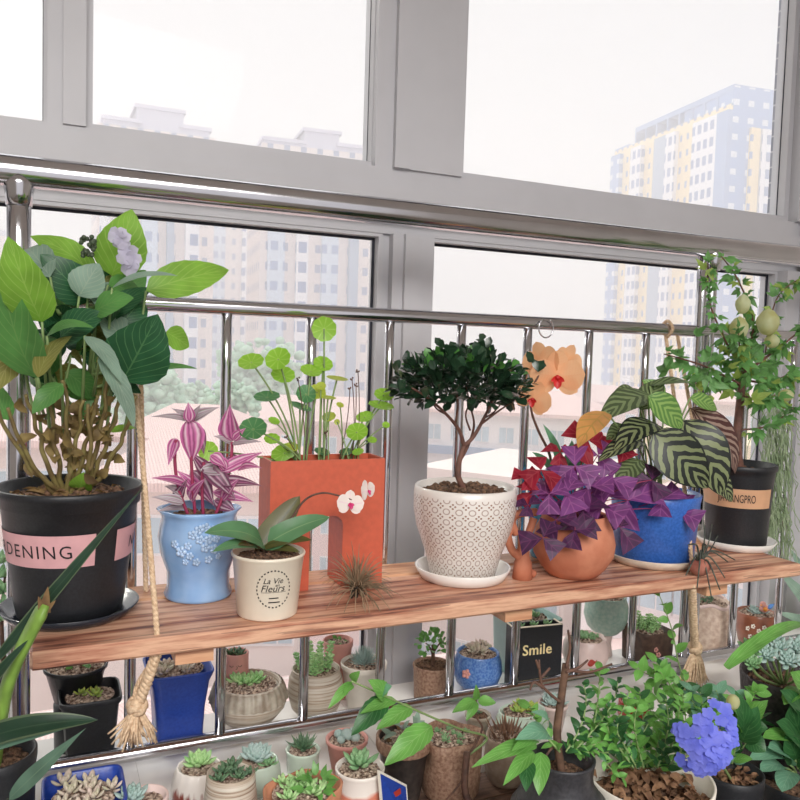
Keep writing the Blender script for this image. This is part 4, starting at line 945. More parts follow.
for x, y, rx, ry in ((743,304,8,11),(739,328,10,13),(768,322,12,15),(772,341,8,8),(786,395,8,7)):
    k = MB(); c = P(x, y, yy-.03); r = rx*.85*sc(c); h = ry*.9*sc(c)
    k.lathe((c.x, c.y), [(.0004, c.z+h), (r*.5, c.z+h*.8), (r*.95, c.z+h*.3), (r, c.z-h*.1), (r*.8, c.z-h*.6), (r*.45, c.z-h*.9), (.0004, c.z-h)], 30, lambda a, z, k: 1+.1*abs(cos(a*2.5))); k.build('lantern_flower', M['lantern'], t)

# ---------------------------------------------------------------- little brick planter with black air roots
c = PZ(711, 580, ZS); c = V((c.x, c.y+.02, ZS)); t = thing('root_planter', 'small reddish stone with dark spidery air roots trailing over the shelf edge', 'plant', c)
M['brickred'] = simple('reddish porous stone', (176,116,98), .85, c2=(150,86,72), scale=90, bump=.7); M['root'] = simple('black green air roots', (34,38,34), .5, c2=(90,96,84), scale=120)
k = MB(); k.ball(c+UP*.012, .0155, 12, 8, (1,.8,.76), .12); k.build('stone', M['brickred'], t)
k = MB(); tp = c+UP*.032
for x, y in ((688,545),(686,575),(697,588),(712,600),(725,578),(728,562),(735,560),(700,560),(720,590),(706,545),(716,548)):
    e = P(x, y, c.y-.025 if y > 570 else c.y-.01); k.tube(poly([c+UP*.018+rv(.006), tp+(e-tp)*.35+UP*.006, e], 6), [.0016,.0008], 6)
for x, y in ((704,520),(712,524),(718,535)): k.tube(bez(c+UP*.02, tp+rv(.01), P(x, y, c.y), 6), [.0014,.0007], 6)
k.build('air_roots', M['root'], t)
# ---------------------------------------------------------------- hanging thread plant at the right end
hc = P(776, 372, -.03); t = thing('hanging_moss', 'tangle of pale green thread like moss hanging from the rail at the right edge', 'hanging plant', (hc.x, hc.y, ZT-.02))
M['moss'] = simple('grey green moss threads', (150,172,132), .8, c2=(184,200,164), scale=50, trans=.2)
k = MB()
for i in range(210):
    x = rnd.gauss(776, 8); x1 = x+rnd.gauss(2, 7); y0, y1 = rnd.uniform(385, 520), 0; y1 = min(572, y0+rnd.uniform(25, 90)); Yd = -.02+rnd.uniform(-.02,.0)
    a, b = P(x, y0, Yd), P(x1, y1, Yd+rnd.uniform(-.008,.008)); n_ = 7
    k.tube([a.lerp(b, j/n_)+rv(.004) for j in range(n_+1)], .00075, 4)
k.tube([V((hc.x, -.003, ZT-.011)), P(777,380,-.02), P(776,440,-.028), P(778,520,-.03)], .0014, 6)
k.build('threads', M['moss'], t)
k = MB(); k.tube([V((hc.x, sin(u)*.0112, ZT+cos(u)*.0112)) for u in (2*PI*j/16 for j in range(17))], .001, 6); k.build('wire_loop', M['steel'], t)
# ================================================================ pots standing on the sill
Z0 = ZSILL+.0004
M['succG'] = simple('pale green succulent', (150,190,140), .5, c2=(122,166,118), scale=70, bump=.05, trans=.08)
M['succB'] = simple('blue grey succulent', (150,178,170), .55, c2=(176,196,192), scale=70, bump=.05)
M['succL'] = simple('light green echeveria', (150,206,130), .45, c2=(190,222,160), scale=60, bump=.05, trans=.1)
M['succD'] = simple('dark green succulent', (74,104,78), .5, c2=(100,132,96), scale=70, bump=.05)
M['succP'] = simple('pinkish grey succulent', (216,196,186), .55, c2=(190,186,160), scale=90, bump=.05)
M['succY'] = simple('yellow green succulent', (196,204,96), .5, c2=(150,190,96), scale=60, bump=.05, trans=.1)
M['jade'] = leafmat('jade leaf', (104,160,80), (140,184,104), 0, 0, .08, .25, .35, var=.3)
M['navy'] = simple('royal blue plastic', (38,72,164), .35, c2=(32,62,150), scale=300, bump=.1)
M['greycer'] = simple('grey brown stoneware', (186,178,162), .45, c2=(146,132,116), scale=60, bump=.3)
M['brownspk'] = simple('speckled brown stoneware', (172,140,118), .6, c2=(132,98,80), scale=260, bump=.3)
M['pinkcer'] = simple('pink clay', (218,158,148), .6, var=.05)
M['palepink'] = simple('pale pink glaze', (230,206,200), .35, var=.04, coat=.2)
M['celadon'] = simple('celadon glaze', (196,214,198), .3, var=.04, coat=.3)
M['tealpl'] = simple('grey teal ceramic', (140,180,172), .4, var=.05)
M['offwhite'] = simple('off white ceramic', (232,226,214), .35, var=.04, coat=.2)
M['darkclay'] = simple('dark glazed clay', (52,48,48), .35, c2=(76,70,66), scale=120, bump=.2, coat=.2)
M['greyclay'] = simple('grey beige clay', (176,158,142), .65, c2=(146,126,110), scale=70, bump=.3)
M['redclay'] = simple('red glaze', (176,60,50), .3, coat=.3)
sq = lambda p=7, rot=0: (lambda a, z, k: 1/((abs(cos(a-rot))**p+abs(sin(a-rot))**p)**(1/p)))
def bandmat(nm, c1, c2, c3, scz, ns=6):
    n = N(nm); v = n.coord('Object', (1,1,scz)); f = n.noise(v, ns, 4, .7); return n.bsdf(n.ramp(f, ((.34, c1), (.44, c2), (.56, c3))), .5, 0, f, .5, .002)
M['ribbed'] = bandmat('banded grey stoneware', (104,84,70), (178,160,140), (206,198,184), 60, 5)
def rust():
    n = N('white glaze over rust'); sp_n = n.n('ShaderNodeSeparateXYZ'); n.l(n.coord('Object'), sp_n.inputs[0]); f = n.noise(n.coord('Object', (1,1,.25)), 90, 2)
    q = n.math('ADD', n.math('MULTIPLY', sp_n.outputs[2], 8), n.math('MULTIPLY', f, .6)); return n.bsdf(n.ramp(q, ((.5, (140,66,52)), (.58, (234,228,220)))), .3, coat=.3)
M['dimple'] = rust()
PR = {'cyl':[(0,.86),(.04,.9),(.9,.98),(.96,1.02),(1,1.02)], 'taper':[(0,.66),(.03,.68),(.88,.94),(.9,1.0),(1,1.02)], 'round':[(0,.62),(.03,.68),(.2,.98),(.5,1.16),(.8,1.1),(.95,1.0),(1,1.0)],
 'bowl':[(0,.46),(.05,.5),(.25,.86),(.48,1.12),(.62,1.18),(.72,1.14),(.95,1.02),(1,1.0)], 'tub':[(0,.8),(.04,.86),(.5,1.04),(.9,1.0),(1,1.0)], 'flare':[(0,.66),(.05,.68),(.5,.78),(.85,.94),(1,1.06)]}
def sp(name, label, x, yr, wt, Y, pr, mat, z0=Z0, cat='potted plant', soil=.93, sm='gravel', rf=None, th=.003, group=None, yf=None, **kw):
    p = Pot(x, z0, wt=wt, yr=yr, Y=Y); p.px = x
    t = thing(name, label, cat, (p.x, p.y, z0), group)
    mkpot(t, p, PR[pr] if isinstance(pr, str) else pr, M[mat] if isinstance(mat, str) else mat, th, soil, rf=rf, soilmat=M[sm], **kw)
    p.top = V((p.x, p.y, z0+(p.z1-z0)*soil+.001)); p.t = t; return t, p
def ros(t, c, R, mat, n=24, **kw):
    k = MB(); kw.setdefault('thick', .36); rosette(k, c, R*1.3, n, **kw); return k.build('rosette', M[mat], t)
def cluster(t, p, R, mat, cnt, r, n=14, axis=False, **kw):
    for i in range(cnt):
        a = i*2.4+.4; q = R*math.sqrt((i+.3)/cnt); c = p.top+V((q*cos(a), q*sin(a), rnd.uniform(0,.004)))
        ros(t, c, r*rnd.uniform(.75,1.15), mat, n, axis=(V((cos(a)*q/R*.6, sin(a)*q/R*.6, 1)) if axis else None), **kw)
def stack(t, p, R, mat, cnt, H, r=.006):
    """upright chains of paired fleshy leaves"""
    for i in range(cnt):
        a = i*2.4; q = R*math.sqrt((i+.3)/cnt); b = p.top+V((q*cos(a), q*sin(a), 0)); h = H*rnd.uniform(.55,1); lean = V((cos(a), sin(a), 0))*q*.6; k = MB(); n_ = int(h/(r*.75))
        for j in range(n_):
            c = b+lean*(j/n_)+UP*(j*r*.75)
            for m_ in range(4): an = m_*PI/2+(j % 2)*PI/4; d = V((cos(an), sin(an), .45)); k.fat(c, c+d*r*(1.2-.5*j/n_), r*1.0, r*.5, UP, 0, 'obov', 3, 5)
        k.build('leafy_stem', M[mat], t)
def bush(t, c, rad, cnt, mat, L, w=.55, shape='obov', name='foliage', squash=1, label=None, solid=.3, ymax=None, face=.5):
    k = MB(); c = V(c); i = 0
    while i < cnt:
        q = rv()
        if q.length > 1 or q.length < solid: continue
        p = c+V((q.x*rad[0], q.y*rad[1], q.z*rad[2]))
        if ymax is not None and p.y > ymax: p.y = ymax-rnd.random()*.01
        d = (V((q.x, q.y, q.z*.6+.3))+rv(.8)).normalized(); l = L*rnd.uniform(.6,1.2); k.leaf(p, p+d*l, l*w, UP*.8+tocam(p)*face+rv(.6), .08, .15, shape, 4, 2); i += 1
    return k.build(name, M[mat], t, label)
def twigs(t, b, ends, r=.0012, mat='brownstem', name='stem'):
    for e in ends:
        e = V(e); MB().tube(bez(b, (V(b)+e)/2+V((rnd.uniform(-.008,.008), 0, .006)), e, 7), [r, r*.5], 6).build(name, M[mat], t)
YB = .072
# black pots at the far left
t, p = sp('nursery_pot', 'square black planter with a yellow green succulent, below the left end of the shelf', 90, 691, 54, YB-.01, [(0,.8),(.9,.98),(.93,1.06),(1,1.08)], 'blackpl', rf=sq(8, 0), cat='potted plant', soil=.93)
cluster(t, p, .016, 'succY', 3, .011, 10)
t, p = sp('nursery_pot', 'round black pot wedged high behind the square black planter', 76, 664, 60, .1, 'taper', 'blackpl', soil=.94, z0=Z0+.062)
MB().lathe((p.x, p.y), [(.0005, Z0), (.026, Z0), (.027, Z0+.058), (.0005, Z0+.058)], 28).build('foot', M['blackpl'], t)
bush(t, p.top+UP*.01, (.02,.015,.012), 30, 'jade', .014)
t, p = sp('potted_agave', 'pale green rosette plant at the left edge behind the tall black pot', 4, 660, 44, .09, 'taper', 'blackpl', soil=.95)
for i in range(5): c = P(rnd.uniform(-4,16), 565+i*14, .06); ros(t, c, .022, 'succG', 14, wid=.3)
twigs(t, p.top, [P(6, 570, .07), P(2, 600, .07)], .003)
# blue square planter
t, p = sp('square_planter', 'tall royal blue tapered square planter with whitish succulents, behind the bottom rail', 178, 664, 60, YB, [(0,.72),(.03,.74),(.5,.8),(.85,.92),(.97,1.04),(1,1.06)], 'navy', rf=sq(9, 0), soil=.94, seg=64)
cluster(t, p, .026, 'succP', 5, .013, 14)
# pink face pot, raised on the rear edge
t, p = sp('face_pot', 'small pink pot with a scratched smiling face and a trailing sprig, behind the ribbed bowl', 236, 652, 25, .112, 'tub', 'pinkcer', z0=Z0, soil=.94, sm='soil')
k = MB(); rr = PR['tub']
def arc(cx, cy, r, a0, a1, n=10): return [V((cx+r*cos(a0+(a1-a0)*i/n), 0, cy+r*sin(a0+(a1-a0)*i/n))) for i in range(n+1)]
for cx, cz, r, a0, a1 in ((-.006,-.012,.0028,3.4,6.0),(.006,-.012,.0028,3.4,6.0),(0,-.022,.005,3.5,5.9),(.0,-.016,.0022,-1.5,1.2)):
    pts = [onpot(p, rr, q.x, p.z1+q.z, .0004) for q in arc(cx, cz, r, a0, a1)]; k.tube(pts, .0004, 5)
k.build('scratched_face', M['brownstem'], t); cluster(t, p, .012, 'succD', 3, .011, 9)
# ribbed bowl
t, p = sp('ribbed_bowl', 'wide grey brown bowl with a fluted pale shoulder and a green echeveria', 249, 682, 64, YB, 'bowl', 'ribbed', rf=lambda a, z, k: 1+(.03*cos(a*30) if k in (7,8,9) else 0), seg=120, soil=.95)
k = MB(); pr = PR['bowl']; rows = []
for z_ in (.66,.72,.86,.96): rows.append([onpot(p, pr, 0, p.z0+(p.z1-p.z0)*z_) for _ in (0,)])
k.lathe((p.x, p.y), [(p.rt*1.175, p.z0+(p.z1-p.z0)*.66), (p.rt*1.15, p.z0+(p.z1-p.z0)*.74), (p.rt*1.05, p.z0+(p.z1-p.z0)*.95), (p.rt*1.012, p.z1)], 120, lambda a, z, q: 1.035+.022*cos(a*30)); k.build('fluted_shoulder', M['greycer'], t, 'pale fluted shoulder')
for dx, dy in ((0,0),(-.012,.008),(.012,.004)): ros(t, p.top+V((dx-.002, dy, 0)), .017, 'succL', 18)
# grey ribbed pot with stacked stems
t, p = sp('ribbed_pot', 'wavy banded grey pot full of upright stacked succulent stems', 316, 668, 48, YB, 'round', 'ribbed', rf=lambda a, z, k: 1+.012*sin(z*900), soil=.94, seg=64)
stack(t, p, .02, 'succL', 10, .046, .0072)
t, p = sp('clay_pot', 'plain pink clay pot half hidden behind the stacked succulent stems', 338, 640, 30, .118, 'taper', 'pinkcer', soil=.95); bush(t, p.top, (.01,.008,.008), 14, 'jade', .01)
# white pot with grey haworthia
t, p = sp('white_pot', 'round off white pot with a grey ball of thin leaves, beside the window post', 364, 662, 46, .07, 'taper', 'offwhite', soil=.95)
k = MB(); 
for i in range(90):
    a = i*2.4; el = math.radians(88-80*(i/90)); d = V((cos(a)*cos(el), sin(a)*cos(el), sin(el))); c = p.top+UP*.001; k.fat(c, c+d*.026, .0034, .0018, UP, -.1, 'lance', 4, 5)
k.build('rosette', M['succB'], t)
# brown speckled pot with jade tree
t, p = sp('speckled_pot', 'speckled brown pot with a small thick stemmed jade tree, right of the window post', 432, 664, 38, YB-.01, 'cyl', 'brownspk', soil=.94, sm='soil')
e = p.top+UP*.032; MB().tube(bez(p.top-UP*.003, p.top+UP*.015+V((.003,0,0)), e, 6), [.0038,.0022], 8).build('trunk', M['trunk'], t); twigs(t, p.top+UP*.018, [p.top+V((-.012,0,.036)), p.top+V((.01,-.006,.038))], .0016)
bush(t, p.top+UP*.038+V((-.003,-.003,0)), (.021,.018,.018), 70, 'jade', .0105, .7)
# blue speckled pot
t, p = sp('speckled_blue_pot', 'round blue pot with white specks and a small relief flower, holding pinkish succulents', 478, 652, 43, YB, 'round', simple('blue glaze with white specks', (66,110,186), .3, c2=(110,150,206), scale=330, bump=.1, coat=.3, det=1), soil=.94, seg=48)
p.top = p.top+UP*.006; cluster(t, p, .017, 'succP', 9, .0125, 12, axis=True)
k = MB(); zz = p.z0+(p.z1-p.z0)*.62; c = onpot(p, PR['round'], -.017, zz)
for j in range(5): a = j*1.2566; k.ball(c+_r0*cos(a)*.0045+UP*sin(a)*.0045, .0033, 6, 4)
k.ball(c+tocam(c)*.002, .0022, 6, 4); k.build('relief_flower', M['pinkcer'], t)
# teal box planter, smile planter
t, p = sp('teal_box_planter', 'grey teal square planter standing behind the black lettered box', 526, 614, 52, .108, [(0,.9),(.95,.98),(.97,1.05),(1,1.06)], 'tealpl', rf=sq(10, 0), soil=.94, seg=64); cluster(t, p, .02, 'succG', 4, .014, 12)
a0 = PZ(514, 687, ZSILL); q = P(536, 655, .035); w_ = 24*sc(q); zb = ZSILL+.0003; 
t = thing('lettered_box_planter', 'black square box planter reading Smile in gold letters', 'potted plant', (q.x, .043, zb))
k = MB(); X0, X1, Ya, Yb_ = P(515,655,.03).x, P(561,650,.03).x, .03, .056; zt = P(536,627,.03).z
k.box((X0, Ya, zb), (X1, Ya+.003, zt)); k.box((X0, Yb_-.003, zb), (X1, Yb_, zt)); k.box((X0, Ya+.003, zb), (X0+.003, Yb_-.003, zt)); k.box((X1-.003, Ya+.003, zb), (X1, Yb_-.003, zt)); k.box((X0, Ya, zb), (X1, Yb_, zb+.003))
k.build('box', M['blackpl'], t, smooth=False); k = MB().box((X0+.0035, Ya+.0035, zt-.02), (X1-.0035, Yb_-.0035, zt-.006)); k.build('soil', M['soil'], t, smooth=False)
M['rimcream'] = simple('cream edge', (226,214,190), .5)
k = MB(); k.box((X0, Ya-.0004, zt), (X1, Ya+.003, zt+.0012)); k.box((X1-.003, Ya, zt), (X1, Yb_, zt+.0012)); k.box((X0, Ya, zt), (X0+.003, Yb_, zt+.0012)); k.build('rim', M['rimcream'], t, smooth=False)
M['gold'] = simple('gold lettering', (248,226,170), .4)
vs, fs = words('Smile', .0235, 1.05); k = MB(); c = P(538, 650, Ya-.0006); k.add([V((c.x+v.x*.98, Ya-.0006, c.z+v.y)) for v in vs], fs)
[k.add([V((c.x+v.x*.98+a_, Ya-.0006-.0001*q_, c.z+v.y+b_)) for v in vs], fs) for q_, (a_, b_) in enumerate(((.0006,0),(0,.0006),(-.0005,0),(.0004,.0005)))]; k.build('lettering', M['gold'], t, 'gold letters reading Smile', smooth=False); t_smile = t
for i in range(3): ros(t, V((X0+(X1-X0)*(.22+.28*i), (Ya+Yb_)/2+.004, zt-.005)), .011, 'succG', 10)
t_smile.rotation_euler.z = -.1
# pink wavy pot with fish
t, p = sp('wavy_pot', 'pale pink pot with a wavy rim and a painted red fish', 586, 637, 40, YB, 'round', 'palepink', rf=lambda a, z, k: 1+(.05*cos(a*8) if k > 7 else 0), soil=.94, seg=64); cluster(t, p, .016, 'succG', 6, .011, 12)
k = MB(); pr = PR['round']; rows = []
for i in range(9):
    u = i/8; hh_ = .0065*math.sin(PI*min(1, u*1.15)**.8) if u < .87 else .004*(u-.8)/.2
    rows.append([onpot(p, pr, .004+.016*u, p.z0+(p.z1-p.z0)*.45+.004*u+s_*abs(hh_), .0006) for s_ in (-1,-.33,.33,1)])
k.grid(rows); k.build('painted_fish', M['redclay'], t, 'red fish painted on the side')
# teal round pot further back
t, p = sp('teal_round_pot', 'speckled teal round pot high behind, its foot hidden, between bars below the shelf', 607, 596, 38, .118, 'round', simple('speckled teal glaze', (150,182,170), .5, c2=(176,196,184), scale=200, bump=.2), z0=Z0+.04, soil=.95); bush(t, p.top, (.016,.013,.012), 30, 'succG', .012)
MB().lathe((p.x, p.y), [(.0005, Z0), (.014, Z0), (.011, Z0+.02), (.013, Z0+.0395), (.0005, Z0+.0395)], 24).build('stand', M['palepink'], t)
# brown square pot
t, p = sp('brown_square_pot', 'dark brown square pot with small raised flowers and stacked green stems', 648, 628, 38, YB-.002, [(0,.92),(.03,.95),(.94,1),(1,1.02)], simple('dark brown stoneware', (96,74,62), .55, c2=(70,52,44), scale=90, bump=.4), rf=sq(10, 0), soil=.94, seg=64)
stack(t, p, .018, 'succL', 10, .032, .0065); k = MB()
for dx, z_ in ((.004,.55),(.009,.4),(.003,.28),(.01,.2)):
    c = V((p.x, p.y, p.z0+(p.z1-p.z0)*z_))+_r0*dx-V((_fw.x, _fw.y, 0))*(p.rt*1.02)
    for j in range(5): a = j*1.2566; k.ball(c+_r0*cos(a)*.0028+UP*sin(a)*.0028, .002, 6, 4)
k.build('relief_flowers', M['pinkcer'], t)
# beige decorated jug
t, p = sp('decorated_pot', 'beige patterned pot with a curled pink rim, below the right part of the shelf', 708, 601, 44, .068, 'round', simple('beige patterned glaze', (224,204,186), .5, c2=(196,168,150), scale=120, bump=.2), soil=.95)
k = MB(); k.tube([V((p.x+p.rt*1.0*cos(a), p.y+p.rt*1.0*sin(a), p.z1+.0035*sin(a*5))) for a in (2*PI*j/60 for j in range(61))], .0032, 8); k.build('curled_rim', M['palepink'], t)
bush(t, p.top+UP*.002, (.016,.014,.008), 18, 'succD', .012)
# bird bowl
t, p = sp('flower_bowl', 'brown bowl painted with white flowers, at the right end behind the rail', 757, 612, 38, .07, 'tub', simple('brown glaze', (150,92,66), .4, c2=(128,74,52), scale=60, coat=.3), soil=.95); cluster(t, p, .016, 'succB', 5, .012, 12)
k = MB()
for dx, z_ in ((-.014,.6),(-.005,.7),(.005,.58),(.014,.7),(-.009,.35),(.009,.34)):
    c = onpot(p, PR['tub'], dx, p.z0+(p.z1-p.z0)*z_)
    for j in range(5): a = j*1.2566; k.ball(c+_r0*cos(a)*.0028+UP*sin(a)*.0028, .0019, 6, 4)
k.build('painted_flowers', M['offwhite'], t)
b = p.top+V((.004,-.012,.012)); t = thing('bird_figurine', 'tiny pink and blue bird figurine with an orange breast sitting in the brown flower bowl', 'figurine', p.top+V((.004,-.012,.0)))
k = MB(); k.ball(b, .009, 12, 8, (1.15,.8,.85)); k.ball(b+V((-.006,-.002,.009)), .0058, 10, 7); k.build('body', M['pinkcer'], t)
k = MB(); k.fat(b+V((.002,-.006,.002)), b+V((.022,-.004,.008)), .009, .003, V((0,-1,.3)), .05, 'lance'); k.fat(b+V((.006,0,-.002)), b+V((.024,0,.004)), .006, .002, UP, 0, 'lance'); k.build('wing', simple('blue feather glaze', (92,140,206), .4), t)
k = MB(); k.fat(b+V((-.01,-.003,.009)), b+V((-.016,-.004,.008)), .003, .003, UP, 0, 'lance'); k.ball(b+V((-.004,-.006,.001)), .0045, 8, 5); k.build('beak', simple('orange glaze', (240,160,70), .4), t)
# ================================================================ front row on the sill
F_ = -.098
ZBn = ZC-.53                                                     # top of the low bench before the sill
bn = thing('low_bench', 'low brown wooden bench carrying the nearest pots in front of the sill', 'bench', (.1, -.3, ZBn-.02))
k = MB()
for i in range(3): k.box((XL+.2, -.305+i*.055, ZBn-.02), (.335, -.305+i*.055+.052, ZBn))
k.build('seat', M['bench'], bn, smooth=False)
for x in (XL+.25, -.3, .31):
    for y in (-.28, -.165): MB().box((x-.02, y-.02, .0005), (x+.02, y+.02, ZBn-.0205)).build('leg', M['bench'], bn, smooth=False)
def bp(*a, **k): k.setdefault('z0', ZBn+.0004); return sp(*a, **k)
# blue tray planter
t, p = bp('blue_tray_planter', 'square royal blue planter filled with gravel and small grey succulents, front left', 84, 789, 76, -.235, [(0,.82),(.05,.84),(.95,1),(1,1.03)], 'navy', rf=sq(9, 0), soil=.94, seg=64)
cluster(t, p, .03, 'succP', 8, .0125, 10)
t, p = bp('beige_bowl', 'round beige bowl with a blue grey rosette and pale gravel, cut by the lower edge', 146, 796, 44, -.25, 'round', 'palepink', soil=.95); ros(t, p.top+V((-.012,0,.004)), .015, 'succB', 26)
t, p = sp('dimpled_pot', 'white dimpled pot with rust drips and a bright green echeveria', 199, 766, 44, F_-.01, [(0,.8),(.1,.98),(.3,1.2),(.6,1.22),(.85,1.08),(1,1.0)], 'dimple', rf=lambda a, z, k: 1+.02*cos(a*16)*cos(z*700), seg=96, soil=.95)
ros(t, p.top+UP*.003, .018, 'succL', 30, up=.3)
t, p = bp('striped_pot', 'brown striped pot with tiny dark green succulents in gravel, front row', 231, 772, 48, -.2, [(0,.98),(.2,1.1),(.6,1.14),(.85,1.05),(1,1.0)], 'ribbed', rf=lambda a, z, k: 1+.012*sin(z*1400), soil=.94)
cluster(t, p, .02, 'succD', 6, .01, 12)
t, p = sp('celadon_pot', 'pale celadon pot with a dense blue green rosette behind the brown striped pot', 257, 760, 42, F_+.005, 'round', 'celadon', soil=.95); ros(t, p.top+UP*.003, .019, 'succB', 40, wid=.5, thick=.4)
ros(t, p.top+V((.01,-.014,0)), .012, 'succG', 16)
t, p = sp('small_green_pot', 'small greenish pot with a dark spiky succulent, set back near the rail', 303, 749, 34, F_+.028, 'cyl', 'celadon', soil=.95); ros(t, p.top+UP*.002, .02, 'succD', 26, wid=.3, thick=.3, shape='lance')
# terracotta shell bowl (leaf shaped, two lobes)
pa_ = .3
t, p = bp('shell_planter', 'wide leaf shaped terracotta planter of mixed succulents, bottom centre left', 302, 789, 74, -.24, [(0,.6),(.1,.68),(.6,.92),(1,1.0)], simple('pale terracotta', (206,146,114), .75, c2=(190,126,96), scale=60, bump=.2), rf=lambda a, z, k: 1+(.14*cos(2*(a-pa_))+.05*cos(5*a) if k > 3 else .06*cos(2*(a-pa_))), soil=.94, seg=72)
cluster(t, p, .026, 'succL', 7, .013, 12); bush(t, p.top+V((.012,-.01,.012)), (.014,.012,.012), 24, 'jade', .014, .5, 'lance')
# pink pot with cacti balls
t, p = sp('pink_pot', 'salmon pink clay pot with pale rounded cacti and pebbles, near the rail', 347, 738, 42, F_+.01, 'taper', 'pinkcer', soil=.95)
for dx, dy, r in ((0,0,.008),(-.008,.008,.006),(.01,.006,.006),(-.01,-.006,.005),(.008,-.008,.006)):
    k = MB(); c = p.top+V((dx, dy, r*.7)); k.lathe((c.x, c.y), [(.0003, c.z-r), (r*.8, c.z-r*.6), (r, c.z), (r*.8, c.z+r*.6), (.0003, c.z+r)], 32, lambda a, z, q: 1+.08*cos(a*10)); k.build('cactus', M['succB'], t)
# white and pink pot
def twotone():
    n = N('white glaze over coral'); sp_n = n.n('ShaderNodeSeparateXYZ'); v = n.coord('Object'); n.l(v, sp_n.inputs[0]); f = n.noise(v, 40, 2)
    q = n.math('ADD', sp_n.outputs[2], n.math('MULTIPLY', f, .02)); return n.bsdf(n.ramp(n.math('MULTIPLY', q, 10), ((.53, (214,132,108)), (.58, (232,224,216)))), .3, coat=.3)
t, p = bp('two_tone_pot', 'white pot with a coral lower half and one green echeveria, bottom centre', 360, 767, 48, -.185, [(0,.84),(.1,.96),(.35,1.12),(.7,1.1),(.92,1.0),(.95,1.03),(1,1.04)], twotone(), soil=.94)
ros(t, p.top+UP*.004, .021, 'succG', 22, wid=.36)
# dark pot, beige rim
t, p = bp('dark_clay_pot', 'dark clay pot with a beige rim and broad leafed seedlings, right of the coral pot', 404, 737, 53, -.155, 'taper', 'darkclay', soil=.93)
k = MB(); k.lathe((p.x, p.y), [(p.rt*1.03, p.z1-.012), (p.rt*1.06, p.z1-.008), (p.rt*1.06, p.z1+.0015), (p.rt*1.0, p.z1+.003), (p.rt*.94, p.z1+.001), (p.rt*.93, p.z1-.006)], 40); k.build('rim', M['brownspk'], t, 'beige rim')
bush(t, p.top+UP*.01, (.022,.018,.01), 12, 'hyG', .02, .5, 'ovate'); bush(t, p.top+UP*.004, (.026,.02,.004), 16, 'dry', .014, .6, 'ovate', 'leaf_litter')
# blue seed packet
c0 = P(399, 785, -.22); t = thing('seed_packet', 'blue and white printed packet leaning against the dark clay pot', 'packet', (c0.x, c0.y, ZBn))
zq = ZBn+.0006; A_, B_ = P(385,800,-.235), P(409,800,-.215); lean = V((0.004,.02,0)); T_ = P(385,766,-.215); T2 = P(413,783,-.2)
A_.z = B_.z = zq; T_ = V((A_.x-.002, A_.y+.02, P(385,768,A_.y+.02).z)); T2 = V((B_.x+.004, B_.y+.02, P(412,783,B_.y+.02).z)); 
def quad(mb, a, b, c, d, th, ins=0):
    n_v = (V(b)-V(a)).cross(V(d)-V(a)).normalized()
    if n_v.dot(tocam(a)) < 0: n_v = -n_v
    m_ = (V(a)+V(b)+V(c)+V(d))/4; q = [V(x)+(m_-V(x))*ins for x in (a,b,c,d)]
    mb.add([x+n_v*th[1] for x in q]+[x+n_v*th[0] for x in q], ((0,1,2,3),(7,6,5,4),(0,4,5,1),(1,5,6,2),(2,6,7,3),(3,7,4,0)))
k = MB(); quad(k, A_, B_, T2, T_, (0,.0025)); k.build('packet_body', M['offwhite'], t, smooth=False); k = MB(); quad(k, A_, B_, T2, T_, (.0026,.0029), .1); pn = k.build('printed_front', M['navy'], t, smooth=False)
k = MB(); m_ = (A_+B_+T_+T2)/4; 
quad(k, m_+(T_-A_)*.12-(B_-A_)*.25, m_+(T_-A_)*.12+(B_-A_)*.25, m_+(T_-A_)*.2+(B_-A_)*.25, m_+(T_-A_)*.2-(B_-A_)*.25, (.003,.0032)); k.build('red_print', M['redclay'], pn, smooth=False)
# brown irregular clay pot with handle twigs
t, p = bp('rough_clay_pot', 'rough brown clay pot with an uneven rim, pebbles and tiny round succulents', 452, 734, 58, -.17, [(0,.9),(.1,1.0),(.5,1.04),(.8,.98),(1,1.04)], 'brownspk', rf=lambda a, z, k: (1+(.1*cos(3*a+1)+.06*cos(5*a) if k > 4 else .02*cos(3*a))), soil=.94, seg=64, th=.004)
cluster(t, p, .022, 'succG', 8, .007, 10)
t, p = sp('small_grey_pot', 'tiny grey white pot with bare soil, behind the rough clay pot', 478, 714, 26, F_+.03, 'taper', 'greycer', soil=.94, sm='soil'); cluster(t, p, .006, 'succD', 2, .006, 8)
t, p = bp('twig_pot', 'grey beige clay pot filled with a bundle of dry brown stalks', 508, 735, 44, -.17, [(0,.8),(.15,.96),(.5,1.1),(.85,1.02),(1,1.03)], 'greyclay', soil=.94, rf=lambda a, z, k: 1+.03*cos(3*a+2), seg=56)
k = MB()
for i in range(46):
    a, q = rnd.uniform(0, 6.3), .02*rnd.random()**.5; b = p.top+V((q*cos(a), q*sin(a), 0)); k.fat(b, b+V((cos(a)*q*.8, sin(a)*q*.8, rnd.uniform(.012,.024))), .003, .0016, V((cos(a),sin(a),.1)), 0, 'lance', 3, 5)
k.build('dry_stalks', simple('dry brown stalks', (150,116,92), .8, c2=(104,74,58), scale=80), t)
t, p = sp('oval_celadon_pot', 'pale celadon oval planter with yellow green rosettes, against the rail', 522, 710, 44, F_-.005, 'round', 'celadon', sx=1.15, sy=.8, soil=.95); cluster(t, p, .016, 'succY', 6, .011, 12)
t, p = sp('pale_rosette_pot', 'small beige pot with pale blue rosettes behind the dry branch', 553, 703, 30, F_+.01, 'taper', 'palepink', soil=.95); cluster(t, p, .012, 'succB', 5, .014, 16)
t, p = sp('red_bowl', 'small dark red glazed bowl half hidden by the green bush', 634, 700, 30, -.115, 'tub', 'redclay', soil=.95); cluster(t, p, .009, 'succB', 3, .01, 10)
